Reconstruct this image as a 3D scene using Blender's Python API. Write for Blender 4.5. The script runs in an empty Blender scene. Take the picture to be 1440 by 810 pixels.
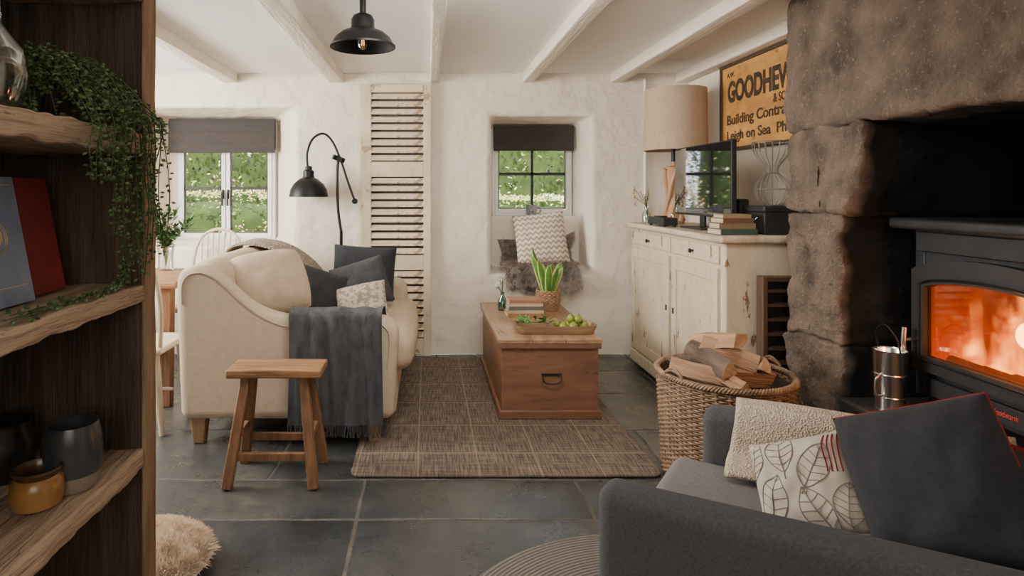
import bpy, math, random
from mathutils import Vector, Matrix, noise, Euler
random.seed(7)
C=bpy.context.scene.collection
PI=math.pi
R=math.radians
# ---------------------------------------------------------------- materials
def _nt(name):
    m=bpy.data.materials.new(name); m.use_nodes=True
    nt=m.node_tree; b=nt.nodes['Principled BSDF']; return m,nt,b
def rgba(c): return (c[0],c[1],c[2],1)
def M(name,c1,c2=None,scale=8,stretch=(1,1,1),rough=.6,bump=.15,bscale=60,metal=0,ramp=(.35,.65),detail=5,
      spots=None,vor=False,sheen=0,dist=.004,emit=None,coat=0,rough2=None):
    m,nt,b=_nt(name); N=nt.nodes; L=nt.links
    if c2 is None: c2=tuple(x*.8 for x in c1)
    tc=N.new('ShaderNodeTexCoord'); mp=N.new('ShaderNodeMapping'); mp.inputs['Scale'].default_value=stretch
    L.new(tc.outputs['Object'],mp.inputs['Vector'])
    n=N.new('ShaderNodeTexNoise'); n.inputs['Scale'].default_value=scale; n.inputs['Detail'].default_value=detail
    n.inputs['Roughness'].default_value=.6
    L.new(mp.outputs[0],n.inputs['Vector'])
    r=N.new('ShaderNodeValToRGB'); r.color_ramp.elements[0].position=ramp[0]; r.color_ramp.elements[1].position=ramp[1]
    r.color_ramp.elements[0].color=rgba(c2); r.color_ramp.elements[1].color=rgba(c1)
    L.new(n.outputs['Fac'],r.inputs['Fac']); out=r.outputs['Color']
    if spots:
        sc,th,ss=spots[:3]
        n3=N.new('ShaderNodeTexNoise'); n3.inputs['Scale'].default_value=ss; n3.inputs['Detail'].default_value=8
        n3.inputs['Roughness'].default_value=.7
        L.new(mp.outputs[0],n3.inputs['Vector'])
        r3=N.new('ShaderNodeValToRGB'); r3.color_ramp.elements[0].position=th; r3.color_ramp.elements[1].position=th+(spots[3] if len(spots)>3 else .05)
        L.new(n3.outputs['Fac'],r3.inputs['Fac'])
        mx=N.new('ShaderNodeMix'); mx.data_type='RGBA'; L.new(r3.outputs['Color'],mx.inputs[0])
        L.new(out,mx.inputs[6]); mx.inputs[7].default_value=rgba(sc); out=mx.outputs[2]
    L.new(out,b.inputs['Base Color'])
    b.inputs['Roughness'].default_value=rough; b.inputs['Metallic'].default_value=metal
    if rough2 is not None:
        mr=N.new('ShaderNodeMapRange'); mr.inputs[3].default_value=rough; mr.inputs[4].default_value=rough2
        L.new(n.outputs['Fac'],mr.inputs[0]); L.new(mr.outputs[0],b.inputs['Roughness'])
    if sheen: b.inputs['Sheen Weight'].default_value=sheen
    if coat: b.inputs['Coat Weight'].default_value=coat
    if bump:
        if vor:
            n2=N.new('ShaderNodeTexVoronoi'); o2=n2.outputs['Distance']
        else:
            n2=N.new('ShaderNodeTexNoise'); n2.inputs['Detail'].default_value=4; o2=n2.outputs['Fac']
        n2.inputs['Scale'].default_value=bscale; L.new(mp.outputs[0],n2.inputs['Vector'])
        bp=N.new('ShaderNodeBump'); bp.inputs['Strength'].default_value=min(1,bump*2); bp.inputs['Distance'].default_value=dist
        L.new(o2,bp.inputs['Height']); L.new(bp.outputs[0],b.inputs['Normal'])
    if emit:
        b.inputs['Emission Color'].default_value=rgba(emit[0]); b.inputs['Emission Strength'].default_value=emit[1]
    return m
def wood(name,light,dark,axis=0,rough=.55,bump=.25,sc=3,spots=None,k=10,dist=.004):
    st=[k,k,k]; st[axis]=1
    return M(name,light,dark,scale=sc,stretch=tuple(st),rough=rough,bump=bump,bscale=sc*3,ramp=(.3,.7),detail=8,spots=spots,dist=dist)
def glass(name,tint=(1,1,1),refl=.08):
    m,nt,b=_nt(name); N=nt.nodes; L=nt.links; N.remove(b)
    o=[x for x in N if x.type=='OUTPUT_MATERIAL'][0]
    t=N.new('ShaderNodeBsdfTransparent'); t.inputs[0].default_value=rgba(tint)
    g=N.new('ShaderNodeBsdfGlossy'); g.inputs['Roughness'].default_value=.03
    lw=N.new('ShaderNodeLayerWeight'); lw.inputs[0].default_value=.3
    ma=N.new('ShaderNodeMath'); ma.operation='MULTIPLY_ADD'; ma.inputs[1].default_value=.5; ma.inputs[2].default_value=refl; ma.use_clamp=True
    L.new(lw.outputs['Fresnel'],ma.inputs[0])
    mx=N.new('ShaderNodeMixShader'); L.new(ma.outputs[0],mx.inputs[0]); L.new(t.outputs[0],mx.inputs[1]); L.new(g.outputs[0],mx.inputs[2])
    L.new(mx.outputs[0],o.inputs[0]); return m

plaster=M('plaster',(.80,.725,.62),(.735,.66,.56),scale=1.6,rough=.9,bump=.4,bscale=7,dist=.035)
ceilm=M('ceiling_paint',(.84,.825,.80),(.80,.785,.76),scale=2,rough=.85,bump=.1,bscale=6,dist=.015)
beamm=M('beam_paint',(.80,.74,.64),(.68,.61,.51),scale=3,stretch=(8,1,8),rough=.7,bump=.3,bscale=8,dist=.008)
whitep=M('white_paint',(.82,.82,.80),(.75,.75,.73),scale=4,rough=.45,bump=.05)
blindm=M('blind_cloth',(.05,.043,.04),(.036,.031,.029),scale=20,stretch=(1,1,6),rough=.9,bump=.2,bscale=200,dist=.001)
blackm=M('black_metal',(.018,.018,.020),(.012,.012,.012),rough=.42,metal=.6,bump=.05)
ironm=M('dull_iron',(.045,.04,.037),(.028,.025,.023),rough=.55,metal=.6,bump=.1)
blackmatte=M('black_matte',(.018,.018,.020),(.012,.012,.012),rough=.55,bump=.05)
linen=M('cream_linen',(.57,.455,.34),(.51,.40,.295),scale=25,rough=.95,bump=.4,bscale=260,dist=.0018)
linen2=M('cream_cushion_linen',(.53,.415,.305),(.47,.365,.265),scale=20,rough=.95,bump=.4,bscale=240,dist=.0018)
dkfab=M('charcoal_fabric',(.027,.028,.034),(.019,.020,.025),scale=60,rough=.95,bump=.3,bscale=250,dist=.0015,sheen=.04)
dkfab2=M('slate_fabric',(.05,.048,.052),(.034,.034,.037),scale=25,rough=.95,bump=.3,bscale=250,dist=.0015,sheen=.05)
bluethrow=M('charcoal_wool',(.078,.082,.09),(.043,.046,.052),scale=30,stretch=(1,1,.4),rough=1,bump=.7,bscale=160,dist=.004)
knit=M('taupe_knit',(.40,.33,.26),(.20,.16,.125),scale=60,rough=1,bump=1,bscale=75,dist=.010,vor=True)
boucle=M('cream_boucle',(.60,.50,.39),(.48,.39,.30),scale=70,rough=1,bump=.8,bscale=190,dist=.004,vor=True)
chairfab=M('grey_armchair_fabric',(.076,.073,.08),(.05,.048,.054),scale=150,rough=.95,bump=.35,bscale=420,dist=.0012,sheen=.03)
chairseat=M('grey_armchair_seat',(.20,.185,.185),(.14,.13,.13),scale=150,rough=.95,bump=.35,bscale=420,dist=.0012)
redpipe=M('red_fabric',(.30,.02,.016),(.20,.014,.011),scale=30,rough=.8,bump=.2,bscale=200,dist=.001)
shelfwood=wood('rustic_shelf_wood',(.60,.45,.32),(.28,.19,.12),axis=1,rough=.88,bump=1,sc=2.0,k=12,spots=((.12,.075,.045),.62,3,.06),dist=.014)
shelfpost=wood('rustic_post_wood',(.48,.31,.185),(.22,.13,.072),axis=2,rough=.85,bump=1,sc=2.5,spots=((.12,.07,.04),.64,3,.06),dist=.014)
darkwood=wood('dark_bookcase_wood',(.12,.077,.048),(.042,.027,.017),axis=2,rough=.85,bump=.6,dist=.008)
pine=wood('antique_pine',(.32,.155,.078),(.16,.07,.034),axis=1,rough=.5,bump=.3,spots=((.045,.022,.012),.62,2.2,.05),k=7)
pinef=wood('antique_pine_end',(.285,.135,.075),(.145,.064,.036),axis=0,rough=.5,bump=.3,spots=((.04,.017,.011),.59,2,.05),k=5)
pinetop=wood('antique_pine_lid',(.46,.30,.175),(.23,.125,.065),axis=1,rough=.38,bump=.25,spots=((.07,.037,.02),.62,2.2,.05),k=8)
pinedark=wood('dark_plinth',(.10,.04,.025),(.05,.022,.014),axis=0,rough=.5)
stoolwood=wood('elm_stool',(.40,.21,.095),(.14,.065,.028),axis=0,rough=.5,bump=.4,k=9,dist=.006)
stoolleg=wood('elm_leg',(.30,.15,.07),(.115,.052,.024),axis=2,rough=.55,bump=.4,k=9,dist=.006)
legwood=wood('oak_leg',(.36,.22,.12),(.25,.14,.07),axis=2)
cream=M('distressed_cream',(.66,.565,.42),(.56,.465,.33),scale=4,stretch=(3,3,1),rough=.6,bump=.25,bscale=20,spots=((.20,.11,.06),.605,5,.03))
creamtop=M('cream_worn_top',(.66,.57,.45),(.42,.32,.22),scale=5,stretch=(3,1,3),rough=.5,bump=.2,bscale=20,spots=((.22,.13,.07),.60,6,.05))
shutm=M('shutter_paint',(.74,.63,.47),(.58,.48,.34),scale=5,stretch=(1,3,1),rough=.75,bump=.3,bscale=30,spots=((.36,.26,.16),.58,9,.04))
wick=M('wicker',(.34,.215,.13),(.13,.077,.044),scale=20,stretch=(1,1,3),rough=.6,bump=.2,bscale=80)
wickdark=M('wicker_inner',(.08,.048,.028),(.05,.03,.018),rough=.9)
splitw=wood('split_firewood',(.50,.30,.175),(.23,.125,.07),axis=1,rough=.88,bump=1,k=12,dist=.01)
endw=M('firewood_end',(.62,.44,.28),(.42,.27,.16),scale=18,rough=.85,bump=.5,dist=.008)
bark=M('bark',(.17,.115,.08),(.06,.04,.03),scale=14,stretch=(1,.3,1),rough=.95,bump=1,bscale=30,dist=.012)
tin=M('galvanised_tin',(.80,.80,.81),(.64,.64,.65),scale=14,rough=.22,metal=1,bump=.05)
def stone_mat():
    m=M('granite_stone',(.35,.255,.185),(.095,.07,.054),scale=5.0,rough=.93,bump=1,bscale=19,dist=.085,ramp=(.30,.68),detail=15,
        spots=((.43,.335,.255),.57,60,.10))
    nt=m.node_tree; N=nt.nodes; L=nt.links; b=N['Principled BSDF']
    for n in N:
        if n.type=='TEX_NOISE' and abs(n.inputs['Scale'].default_value-19)<.1: n.inputs['Detail'].default_value=10; n.inputs['Roughness'].default_value=.65
    src=b.inputs['Base Color'].links[0].from_socket
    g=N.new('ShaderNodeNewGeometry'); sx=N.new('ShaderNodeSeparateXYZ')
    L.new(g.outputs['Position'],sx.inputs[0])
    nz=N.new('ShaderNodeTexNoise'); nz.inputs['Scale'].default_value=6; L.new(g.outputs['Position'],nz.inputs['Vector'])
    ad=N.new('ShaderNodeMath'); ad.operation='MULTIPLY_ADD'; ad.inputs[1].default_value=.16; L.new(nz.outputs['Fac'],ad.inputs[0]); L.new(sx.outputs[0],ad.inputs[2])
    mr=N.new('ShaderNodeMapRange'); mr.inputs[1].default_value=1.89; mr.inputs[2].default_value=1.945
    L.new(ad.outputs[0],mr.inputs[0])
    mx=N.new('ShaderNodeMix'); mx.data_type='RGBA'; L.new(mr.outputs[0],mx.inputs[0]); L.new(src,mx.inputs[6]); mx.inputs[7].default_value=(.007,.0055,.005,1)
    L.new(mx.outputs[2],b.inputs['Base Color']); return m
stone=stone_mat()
soot=M('soot',(.010,.008,.007),(.005,.004,.004),rough=.95,bump=.8,bscale=14,dist=.03)
slate=M('hearth_slate',(.04,.036,.034),(.025,.022,.021),scale=6,rough=.5,bump=.3,bscale=12)
stovem=M('stove_cast_iron',(.028,.030,.034),(.021,.022,.025),rough=.5,metal=.5,bump=.1,bscale=200,dist=.0006)
def floor_mat():
    m,nt,b=_nt('slate_flagstones'); N=nt.nodes; L=nt.links
    tc=N.new('ShaderNodeTexCoord'); at=N.new('ShaderNodeAttribute'); at.attribute_name='tone'
    n=N.new('ShaderNodeTexNoise'); n.inputs['Scale'].default_value=2.6; n.inputs['Detail'].default_value=12; n.inputs['Roughness'].default_value=.70
    L.new(tc.outputs['Object'],n.inputs['Vector'])
    ad=N.new('ShaderNodeMath'); ad.operation='MULTIPLY_ADD'; ad.inputs[1].default_value=.22; L.new(at.outputs['Fac'],ad.inputs[0]); L.new(n.outputs['Fac'],ad.inputs[2])
    r=N.new('ShaderNodeValToRGB'); e=r.color_ramp.elements
    e[0].position=.40; e[0].color=(.018,.020,.022,1); e[1].position=.90; e[1].color=(.19,.155,.11,1)
    x=e.new(.56); x.color=(.038,.042,.044,1); x=e.new(.72); x.color=(.072,.071,.065,1)
    L.new(ad.outputs[0],r.inputs[0]); L.new(r.outputs[0],b.inputs['Base Color'])
    n2=N.new('ShaderNodeTexNoise'); n2.inputs['Scale'].default_value=6; n2.inputs['Detail'].default_value=10; n2.inputs['Roughness'].default_value=.6; L.new(tc.outputs['Object'],n2.inputs['Vector'])
    mr=N.new('ShaderNodeMapRange'); mr.inputs[1].default_value=.3; mr.inputs[2].default_value=.7; mr.inputs[3].default_value=.20; mr.inputs[4].default_value=.42; L.new(n2.outputs['Fac'],mr.inputs[0]); L.new(mr.outputs[0],b.inputs['Roughness'])
    b.inputs['Specular IOR Level'].default_value=.7
    bp=N.new('ShaderNodeBump'); bp.inputs['Strength'].default_value=.5; bp.inputs['Distance'].default_value=.012; L.new(n2.outputs['Fac'],bp.inputs['Height']); L.new(bp.outputs[0],b.inputs['Normal'])
    return m
floorm=floor_mat()
grout=M('grout',(.115,.10,.08),(.055,.048,.038),scale=10,rough=.95,bump=.4,bscale=40)
def rug_mat():
    m,nt,b=_nt('woven_rug'); N=nt.nodes; L=nt.links
    tc=N.new('ShaderNodeTexCoord'); sp=N.new('ShaderNodeSeparateXYZ'); L.new(tc.outputs['Object'],sp.inputs[0])
    n=N.new('ShaderNodeTexNoise'); n.inputs['Scale'].default_value=1; mp=N.new('ShaderNodeMapping'); mp.inputs['Scale'].default_value=(150,8,1)
    L.new(tc.outputs['Object'],mp.inputs[0]); L.new(mp.outputs[0],n.inputs['Vector']); n.inputs['Detail'].default_value=3
    n4=N.new('ShaderNodeTexNoise'); n4.inputs['Scale'].default_value=1; mp4=N.new('ShaderNodeMapping'); mp4.inputs['Scale'].default_value=(5,130,1)
    L.new(tc.outputs['Object'],mp4.inputs[0]); L.new(mp4.outputs[0],n4.inputs['Vector'])
    av=N.new('ShaderNodeMath'); av.operation='MULTIPLY_ADD'; av.inputs[1].default_value=.6; L.new(n4.outputs['Fac'],av.inputs[0]); L.new(n.outputs['Fac'],av.inputs[2])
    r=N.new('ShaderNodeValToRGB'); e=r.color_ramp.elements; e[0].position=.40; e[0].color=(.068,.051,.039,1); e[1].position=.64; e[1].color=(.235,.185,.14,1)
    hf=N.new('ShaderNodeMath'); hf.operation='MULTIPLY'; hf.inputs[1].default_value=.625; L.new(av.outputs[0],hf.inputs[0]); L.new(hf.outputs[0],r.inputs[0])
    masks=[]
    for ax,per,off in ((0,.285,.1),(1,.36,.12)):
        a=N.new('ShaderNodeMath'); a.operation='ADD'; a.inputs[1].default_value=10+off; L.new(sp.outputs[ax],a.inputs[0])
        d=N.new('ShaderNodeMath'); d.operation='DIVIDE'; d.inputs[1].default_value=per; L.new(a.outputs[0],d.inputs[0])
        f=N.new('ShaderNodeMath'); f.operation='FRACT'; L.new(d.outputs[0],f.inputs[0])
        l=N.new('ShaderNodeMath'); l.operation='LESS_THAN'; l.inputs[1].default_value=.028; L.new(f.outputs[0],l.inputs[0]); masks.append(l)
    mxm=N.new('ShaderNodeMath'); mxm.operation='MAXIMUM'; L.new(masks[0].outputs[0],mxm.inputs[0]); L.new(masks[1].outputs[0],mxm.inputs[1])
    ml=N.new('ShaderNodeMath'); ml.operation='MULTIPLY'; ml.inputs[1].default_value=.5; L.new(mxm.outputs[0],ml.inputs[0])
    mx=N.new('ShaderNodeMix'); mx.data_type='RGBA'; L.new(ml.outputs[0],mx.inputs[0]); L.new(r.outputs[0],mx.inputs[6]); mx.inputs[7].default_value=(.34,.27,.19,1)
    L.new(mx.outputs[2],b.inputs['Base Color']); b.inputs['Roughness'].default_value=.95
    bp=N.new('ShaderNodeBump'); bp.inputs['Strength'].default_value=.7; bp.inputs['Distance'].default_value=.003; L.new(hf.outputs[0],bp.inputs['Height']); L.new(bp.outputs[0],b.inputs['Normal'])
    return m
rugm=rug_mat()
def ring_mat():
    m,nt,b=_nt('braided_round_rug'); N=nt.nodes; L=nt.links
    tc=N.new('ShaderNodeTexCoord'); w=N.new('ShaderNodeTexWave'); w.wave_type='RINGS'; w.rings_direction='Z'; w.inputs['Scale'].default_value=22; w.inputs['Distortion'].default_value=1.5; w.inputs['Detail Scale'].default_value=30
    L.new(tc.outputs['Object'],w.inputs[0])
    r=N.new('ShaderNodeValToRGB'); r.color_ramp.elements[0].color=(.10,.085,.075,1); r.color_ramp.elements[1].color=(.27,.235,.205,1); L.new(w.outputs['Fac'],r.inputs[0])
    L.new(r.outputs[0],b.inputs['Base Color']); b.inputs['Roughness'].default_value=1
    bp=N.new('ShaderNodeBump'); bp.inputs['Distance'].default_value=.006; L.new(w.outputs['Fac'],bp.inputs['Height']); L.new(bp.outputs[0],b.inputs['Normal']); return m
ringm=ring_mat()
def chevron_mat():
    m,nt,b=_nt('chevron_fabric'); N=nt.nodes; L=nt.links
    tc=N.new('ShaderNodeTexCoord'); sp=N.new('ShaderNodeSeparateXYZ'); L.new(tc.outputs['Object'],sp.inputs[0])
    p=N.new('ShaderNodeMath'); p.operation='PINGPONG'; p.inputs[1].default_value=.022; L.new(sp.outputs[0],p.inputs[0])
    a=N.new('ShaderNodeMath'); a.operation='ADD'; L.new(sp.outputs[1],a.inputs[0]); L.new(p.outputs[0],a.inputs[1])
    a2=N.new('ShaderNodeMath'); a2.operation='ADD'; a2.inputs[1].default_value=5; L.new(a.outputs[0],a2.inputs[0])
    d=N.new('ShaderNodeMath'); d.operation='DIVIDE'; d.inputs[1].default_value=.042; L.new(a2.outputs[0],d.inputs[0])
    f=N.new('ShaderNodeMath'); f.operation='FRACT'; L.new(d.outputs[0],f.inputs[0])
    l=N.new('ShaderNodeMath'); l.operation='LESS_THAN'; l.inputs[1].default_value=.42; L.new(f.outputs[0],l.inputs[0])
    mx=N.new('ShaderNodeMix'); mx.data_type='RGBA'; L.new(l.outputs[0],mx.inputs[0]); mx.inputs[6].default_value=(.70,.62,.51,1); mx.inputs[7].default_value=(.34,.27,.21,1)
    L.new(mx.outputs[2],b.inputs['Base Color']); b.inputs['Roughness'].default_value=.95; return m
chev=chevron_mat()
patfab=M('patterned_linen',(.52,.45,.36),(.27,.23,.19),scale=26,rough=.95,ramp=(.46,.5),bump=.2,bscale=250,dist=.001)
leaffab=M('ivory_leaf_fabric',(.52,.46,.385),(.46,.41,.345),scale=20,rough=.95,bump=.2,bscale=250,dist=.001)
leafline=M('taupe_print',(.25,.215,.18),(.21,.18,.15),rough=.95,bump=0)
furgrey=M('grey_fur',(.44,.365,.31),(.18,.14,.12),scale=30,rough=1,bump=0,sheen=.3)
furcream=M('cream_fur',(.86,.73,.58),(.72,.58,.44),scale=25,rough=1,bump=0,sheen=.3)
shade=M('lampshade_linen',(.50,.375,.27),(.44,.33,.235),scale=60,stretch=(1,1,.3),rough=.95,bump=.2,bscale=200,dist=.001)
carved=wood('carved_wood',(.60,.35,.19),(.36,.20,.105),axis=2,k=6)
leafg=M('dark_green_leaf',(.06,.15,.035),(.03,.08,.02),scale=60,rough=.5,bump=0)
leafb=M('bright_green_leaf',(.13,.30,.045),(.055,.16,.03),scale=30,rough=.45,bump=0)
leafy=M('yellow_leaf_edge',(.62,.60,.20),(.5,.5,.16),rough=.45,bump=0)
limem=M('green_fruit',(.33,.36,.05),(.20,.24,.03),scale=30,rough=.4,bump=.1,bscale=120,dist=.0008)
traym=wood('dough_bowl_wood',(.40,.26,.145),(.18,.10,.055),axis=0,rough=.6)
clearg=glass('clear_glass',(.95,.97,.96),.12)
winglass=glass('window_glass',(.99,1,1),-.12)
blueg=glass('green_bottle_glass',(.55,.75,.72),.15)
page=M('book_pages',(.60,.50,.35),(.44,.36,.24),scale=3,stretch=(1,1,60),rough=.9,bump=.1)
def flat(name,c,rough=.6,metal=0): return M(name,c,tuple(x*.85 for x in c),scale=12,rough=rough,metal=metal,bump=.08)
signm=M('ochre_sign_paint',(.64,.33,.085),(.36,.165,.042),scale=3.0,stretch=(1,1,2),rough=.65,bump=.3,bscale=25,detail=14,spots=((.16,.075,.03),.58,5,.10))
signframe=wood('sign_frame_wood',(.08,.045,.027),(.04,.024,.015),axis=1)
signtxt=M('sign_black_paint',(.03,.018,.01),(.16,.08,.03),scale=26,ramp=(.32,.44),rough=.65,bump=0)
screen=M('screen_glass',(.01,.01,.012),(.008,.008,.01),rough=.03,bump=0,coat=1)
screen.node_tree.nodes['Principled BSDF'].inputs['IOR'].default_value=2.2
# ---------------------------------------------------------------- mesh builder
class MB:
    def __init__(s): s.v=[];s.f=[];s.m=[];s.xf=None
    def _a(s,v,f,mi=0):
        o=len(s.v)
        for p in v:
            p=Vector(p)
            if s.xf is not None: p=s.xf@p
            s.v.append(p)
        for q in f: s.f.append([i+o for i in q]); s.m.append(mi)
        return s
    def box(s,x0,x1,y0,y1,z0,z1,mi=0,T=None):
        v=[Vector((x,y,z)) for z in (z0,z1) for y in (y0,y1) for x in (x0,x1)]
        if T is not None: v=[T@p for p in v]
        return s._a(v,[(0,2,3,1),(4,5,7,6),(0,1,5,4),(2,6,7,3),(0,4,6,2),(1,3,7,5)],mi)
    def beam(s,p0,p1,w,t,w1=None,t1=None,up=(0,0,1),mi=0):
        p0=Vector(p0);p1=Vector(p1);d=(p1-p0).normalized();u=Vector(up)
        if abs(d.dot(u))>.95:u=Vector((0,1,0))
        a=d.cross(u).normalized();b=a.cross(d).normalized();w1=w if w1 is None else w1;t1=t if t1 is None else t1
        v=[]
        for p,ww,tt in ((p0,w,t),(p1,w1,t1)):
            for i,j in ((-1,-1),(1,-1),(1,1),(-1,1)): v.append(p+a*ww/2*i+b*tt/2*j)
        return s._a(v,[(3,2,1,0),(4,5,6,7),(0,1,5,4),(1,2,6,5),(2,3,7,6),(3,0,4,7)],mi)
    def tube(s,pts,r,n=8,mi=0,closed=False):
        pts=[Vector(p) for p in pts];k=len(pts);rs=r if isinstance(r,(list,tuple)) else [r]*k
        v=[];f=[];nn=None
        for i in range(k):
            if closed: t=(pts[(i+1)%k]-pts[i-1])
            else: t=pts[min(i+1,k-1)]-pts[max(i-1,0)]
            if t.length<1e-9:t=Vector((0,0,1))
            t.normalize()
            if nn is None:
                u=Vector((0,0,1)) if abs(t.z)<.9 else Vector((1,0,0)); nn=t.cross(u).normalized()
            else:
                nn=(nn-t*nn.dot(t))
                if nn.length<1e-6: nn=t.orthogonal()
                nn.normalize()
            b=t.cross(nn)
            for j in range(n):
                a=2*PI*j/n; v.append(pts[i]+(nn*math.cos(a)+b*math.sin(a))*rs[i])
        for i in range(k if closed else k-1):
            i2=(i+1)%k
            for j in range(n): f.append((i*n+j,i*n+(j+1)%n,i2*n+(j+1)%n,i2*n+j))
        if not closed: f.append(tuple(range(n-1,-1,-1)));f.append(tuple((k-1)*n+j for j in range(n)))
        return s._a(v,f,mi)
    def lathe(s,prof,n=24,c=(0,0,0),sx=1,sy=1,mi=0,cap=(True,True),sq=1.0):
        v=[];f=[]
        def pw(x): return math.copysign(abs(x)**sq,x)
        for r,z in prof:
            for j in range(n):
                a=2*PI*j/n; v.append((c[0]+r*pw(math.cos(a))*sx,c[1]+r*pw(math.sin(a))*sy,c[2]+z))
        k=len(prof)
        for i in range(k-1):
            for j in range(n): f.append((i*n+j,i*n+(j+1)%n,(i+1)*n+(j+1)%n,(i+1)*n+j))
        if cap[0]: f.append(tuple(range(n-1,-1,-1)))
        if cap[1]: f.append(tuple((k-1)*n+j for j in range(n)))
        return s._a(v,f,mi)
    def grid(s,fn,nu,nv,mi=0,flip=False):
        v=[fn(i/nu,j/nv) for j in range(nv+1) for i in range(nu+1)]
        f=[]
        for j in range(nv):
            for i in range(nu):
                a=j*(nu+1)+i;q=(a,a+1,a+nu+2,a+nu+1); f.append(q[::-1] if flip else q)
        return s._a(v,f,mi)
    def prism(s,prof,axis,a0,a1,mi=0):
        n=len(prof);v=[]
        for a in (a0,a1):
            for p,q in prof:
                v.append((p,a,q) if axis=='y' else ((a,p,q) if axis=='x' else (p,q,a)))
        f=[tuple(range(n)),tuple(range(2*n-1,n-1,-1))]
        for i in range(n): f.append((i,i+n,(i+1)%n+n,(i+1)%n))
        return s._a(v,f,mi)
    def rbox(s,x0,x1,y0,y1,z0,z1,r=.03,n=6,bulge=(0,0,0),amp=0,ns=6,mi=0,taper=None):
        c=Vector(((x0+x1)/2,(y0+y1)/2,(z0+z1)/2));h=Vector(((x1-x0)/2,(y1-y0)/2,(z1-z0)/2)); r=min(r,h.x*.98,h.y*.98,h.z*.98)
        def ts(hh,n):
            q=r/hh; e=[-1,-1+.35*q,-1+.7*q,-1+q]; nn=max(1,n); m=[-1+q+(2-2*q)*i/nn for i in range(1,nn)]
            return e+m+[-x for x in reversed(e)]
        if isinstance(n,(int,)): n=(n,n,n)
        T=[ts(h[i],n[i]) for i in range(3)]
        idx={};V=[];F=[]
        def P(p):
            key=tuple(round(a,5) for a in p)
            if key in idx:return idx[key]
            w=Vector([p[i]*h[i] for i in range(3)]); q=Vector([max(-h[i]+r,min(h[i]-r,w[i])) for i in range(3)])
            d=w-q
            if d.length>1e-9: w=q+d.normalized()*r
            a,b,cc=p
            w.x+=bulge[0]*a*(1-b*b)*(1-cc*cc); w.y+=bulge[1]*b*(1-a*a)*(1-cc*cc); w.z+=bulge[2]*cc*(1-b*b)*(1-a*a)
            w+=c
            if amp:
                nv=noise.noise_vector(w*ns)*amp+noise.noise_vector(w*ns*2.7)*amp*.5+noise.noise_vector(w*ns*7)*amp*.28; w+=nv
            if taper: w=taper(w)
            idx[key]=len(V);V.append(w);return idx[key]
        for ax in range(3):
            a,b=[(1,2),(2,0),(0,1)][ax]
            for sg in (-1,1):
                for i in range(len(T[a])-1):
                    for j in range(len(T[b])-1):
                        q=[]
                        for ii,jj in ((i,j),(i+1,j),(i+1,j+1),(i,j+1)):
                            p=[0,0,0];p[ax]=sg;p[a]=T[a][ii];p[b]=T[b][jj];q.append(P(p))
                        F.append(tuple(q) if sg>0 else tuple(reversed(q)))
        return s._a(V,F,mi)
    def leaf(s,p,d,up,l,w,mi=0):
        p=Vector(p);d=Vector(d).normalized();u=Vector(up);a=d.cross(u)
        if a.length<1e-4:a=d.orthogonal()
        a.normalize();nn=a.cross(d)
        return s._a([p,p+d*l*.45+a*w/2+nn*w*.15,p+d*l,p+d*l*.45-a*w/2+nn*w*.15],[(0,1,2),(0,2,3)],mi)
    def obj(s,name,mats,parent=None,world=True,bevel=0,seg=2,ang=40,label=None,cat=None,kind=None,group=None,solid=0,mat4=None,recalc=True):
        if not isinstance(mats,(list,tuple)):mats=[mats]
        xs=[p.x for p in s.v];ys=[p.y for p in s.v];zs=[p.z for p in s.v]
        o=Vector(((min(xs)+max(xs))/2,(min(ys)+max(ys))/2,min(zs))) if mat4 is None else Vector((0,0,0))
        me=bpy.data.meshes.new(name); me.from_pydata([tuple(p-o) for p in s.v],[],s.f)
        for m in mats: me.materials.append(m)
        for i,p in enumerate(me.polygons): p.material_index=s.m[i]
        me.update()
        if recalc:
            import bmesh
            bm=bmesh.new();bm.from_mesh(me);bmesh.ops.recalc_face_normals(bm,faces=bm.faces);bm.to_mesh(me);bm.free()
        me.shade_smooth(); me.set_sharp_from_angle(angle=math.radians(ang))
        ob=bpy.data.objects.new(name,me);C.objects.link(ob)
        if parent is not None:
            ob.parent=parent; ob.location=o-(parent.location if world else Vector((0,0,0)))
        else: ob.location=o
        if mat4 is not None: ob.matrix_basis=mat4
        if solid:
            md=ob.modifiers.new('solid','SOLIDIFY');md.thickness=solid;md.offset=1
        if bevel:
            md=ob.modifiers.new('bevel','BEVEL');md.width=bevel;md.segments=seg;md.limit_method='ANGLE';md.angle_limit=math.radians(35)
        if label: ob['label']=label
        if cat: ob['category']=cat
        if kind: ob['kind']=kind
        if group: ob['group']=group
        return ob
def thing(name,label,cat,loc=(0,0,0),rz=0,group=None,kind=None):
    e=bpy.data.objects.new(name,None);C.objects.link(e);e.location=loc;e.rotation_euler=(0,0,rz);e.empty_display_size=.1
    e['label']=label;e['category']=cat
    if group:e['group']=group
    if kind:e['kind']=kind
    return e
def spl(P,k=6):
    P=[Vector(p) for p in P];out=[]
    for i in range(len(P)-1):
        p0=P[max(i-1,0)];p1=P[i];p2=P[i+1];p3=P[min(i+2,len(P)-1)]
        for j in range(k):
            t=j/k;out.append(.5*((2*p1)+(p2-p0)*t+(2*p0-5*p1+4*p2-p3)*t*t+(3*p1-p0-3*p2+p3)*t**3))
    out.append(P[-1]);return out
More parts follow.
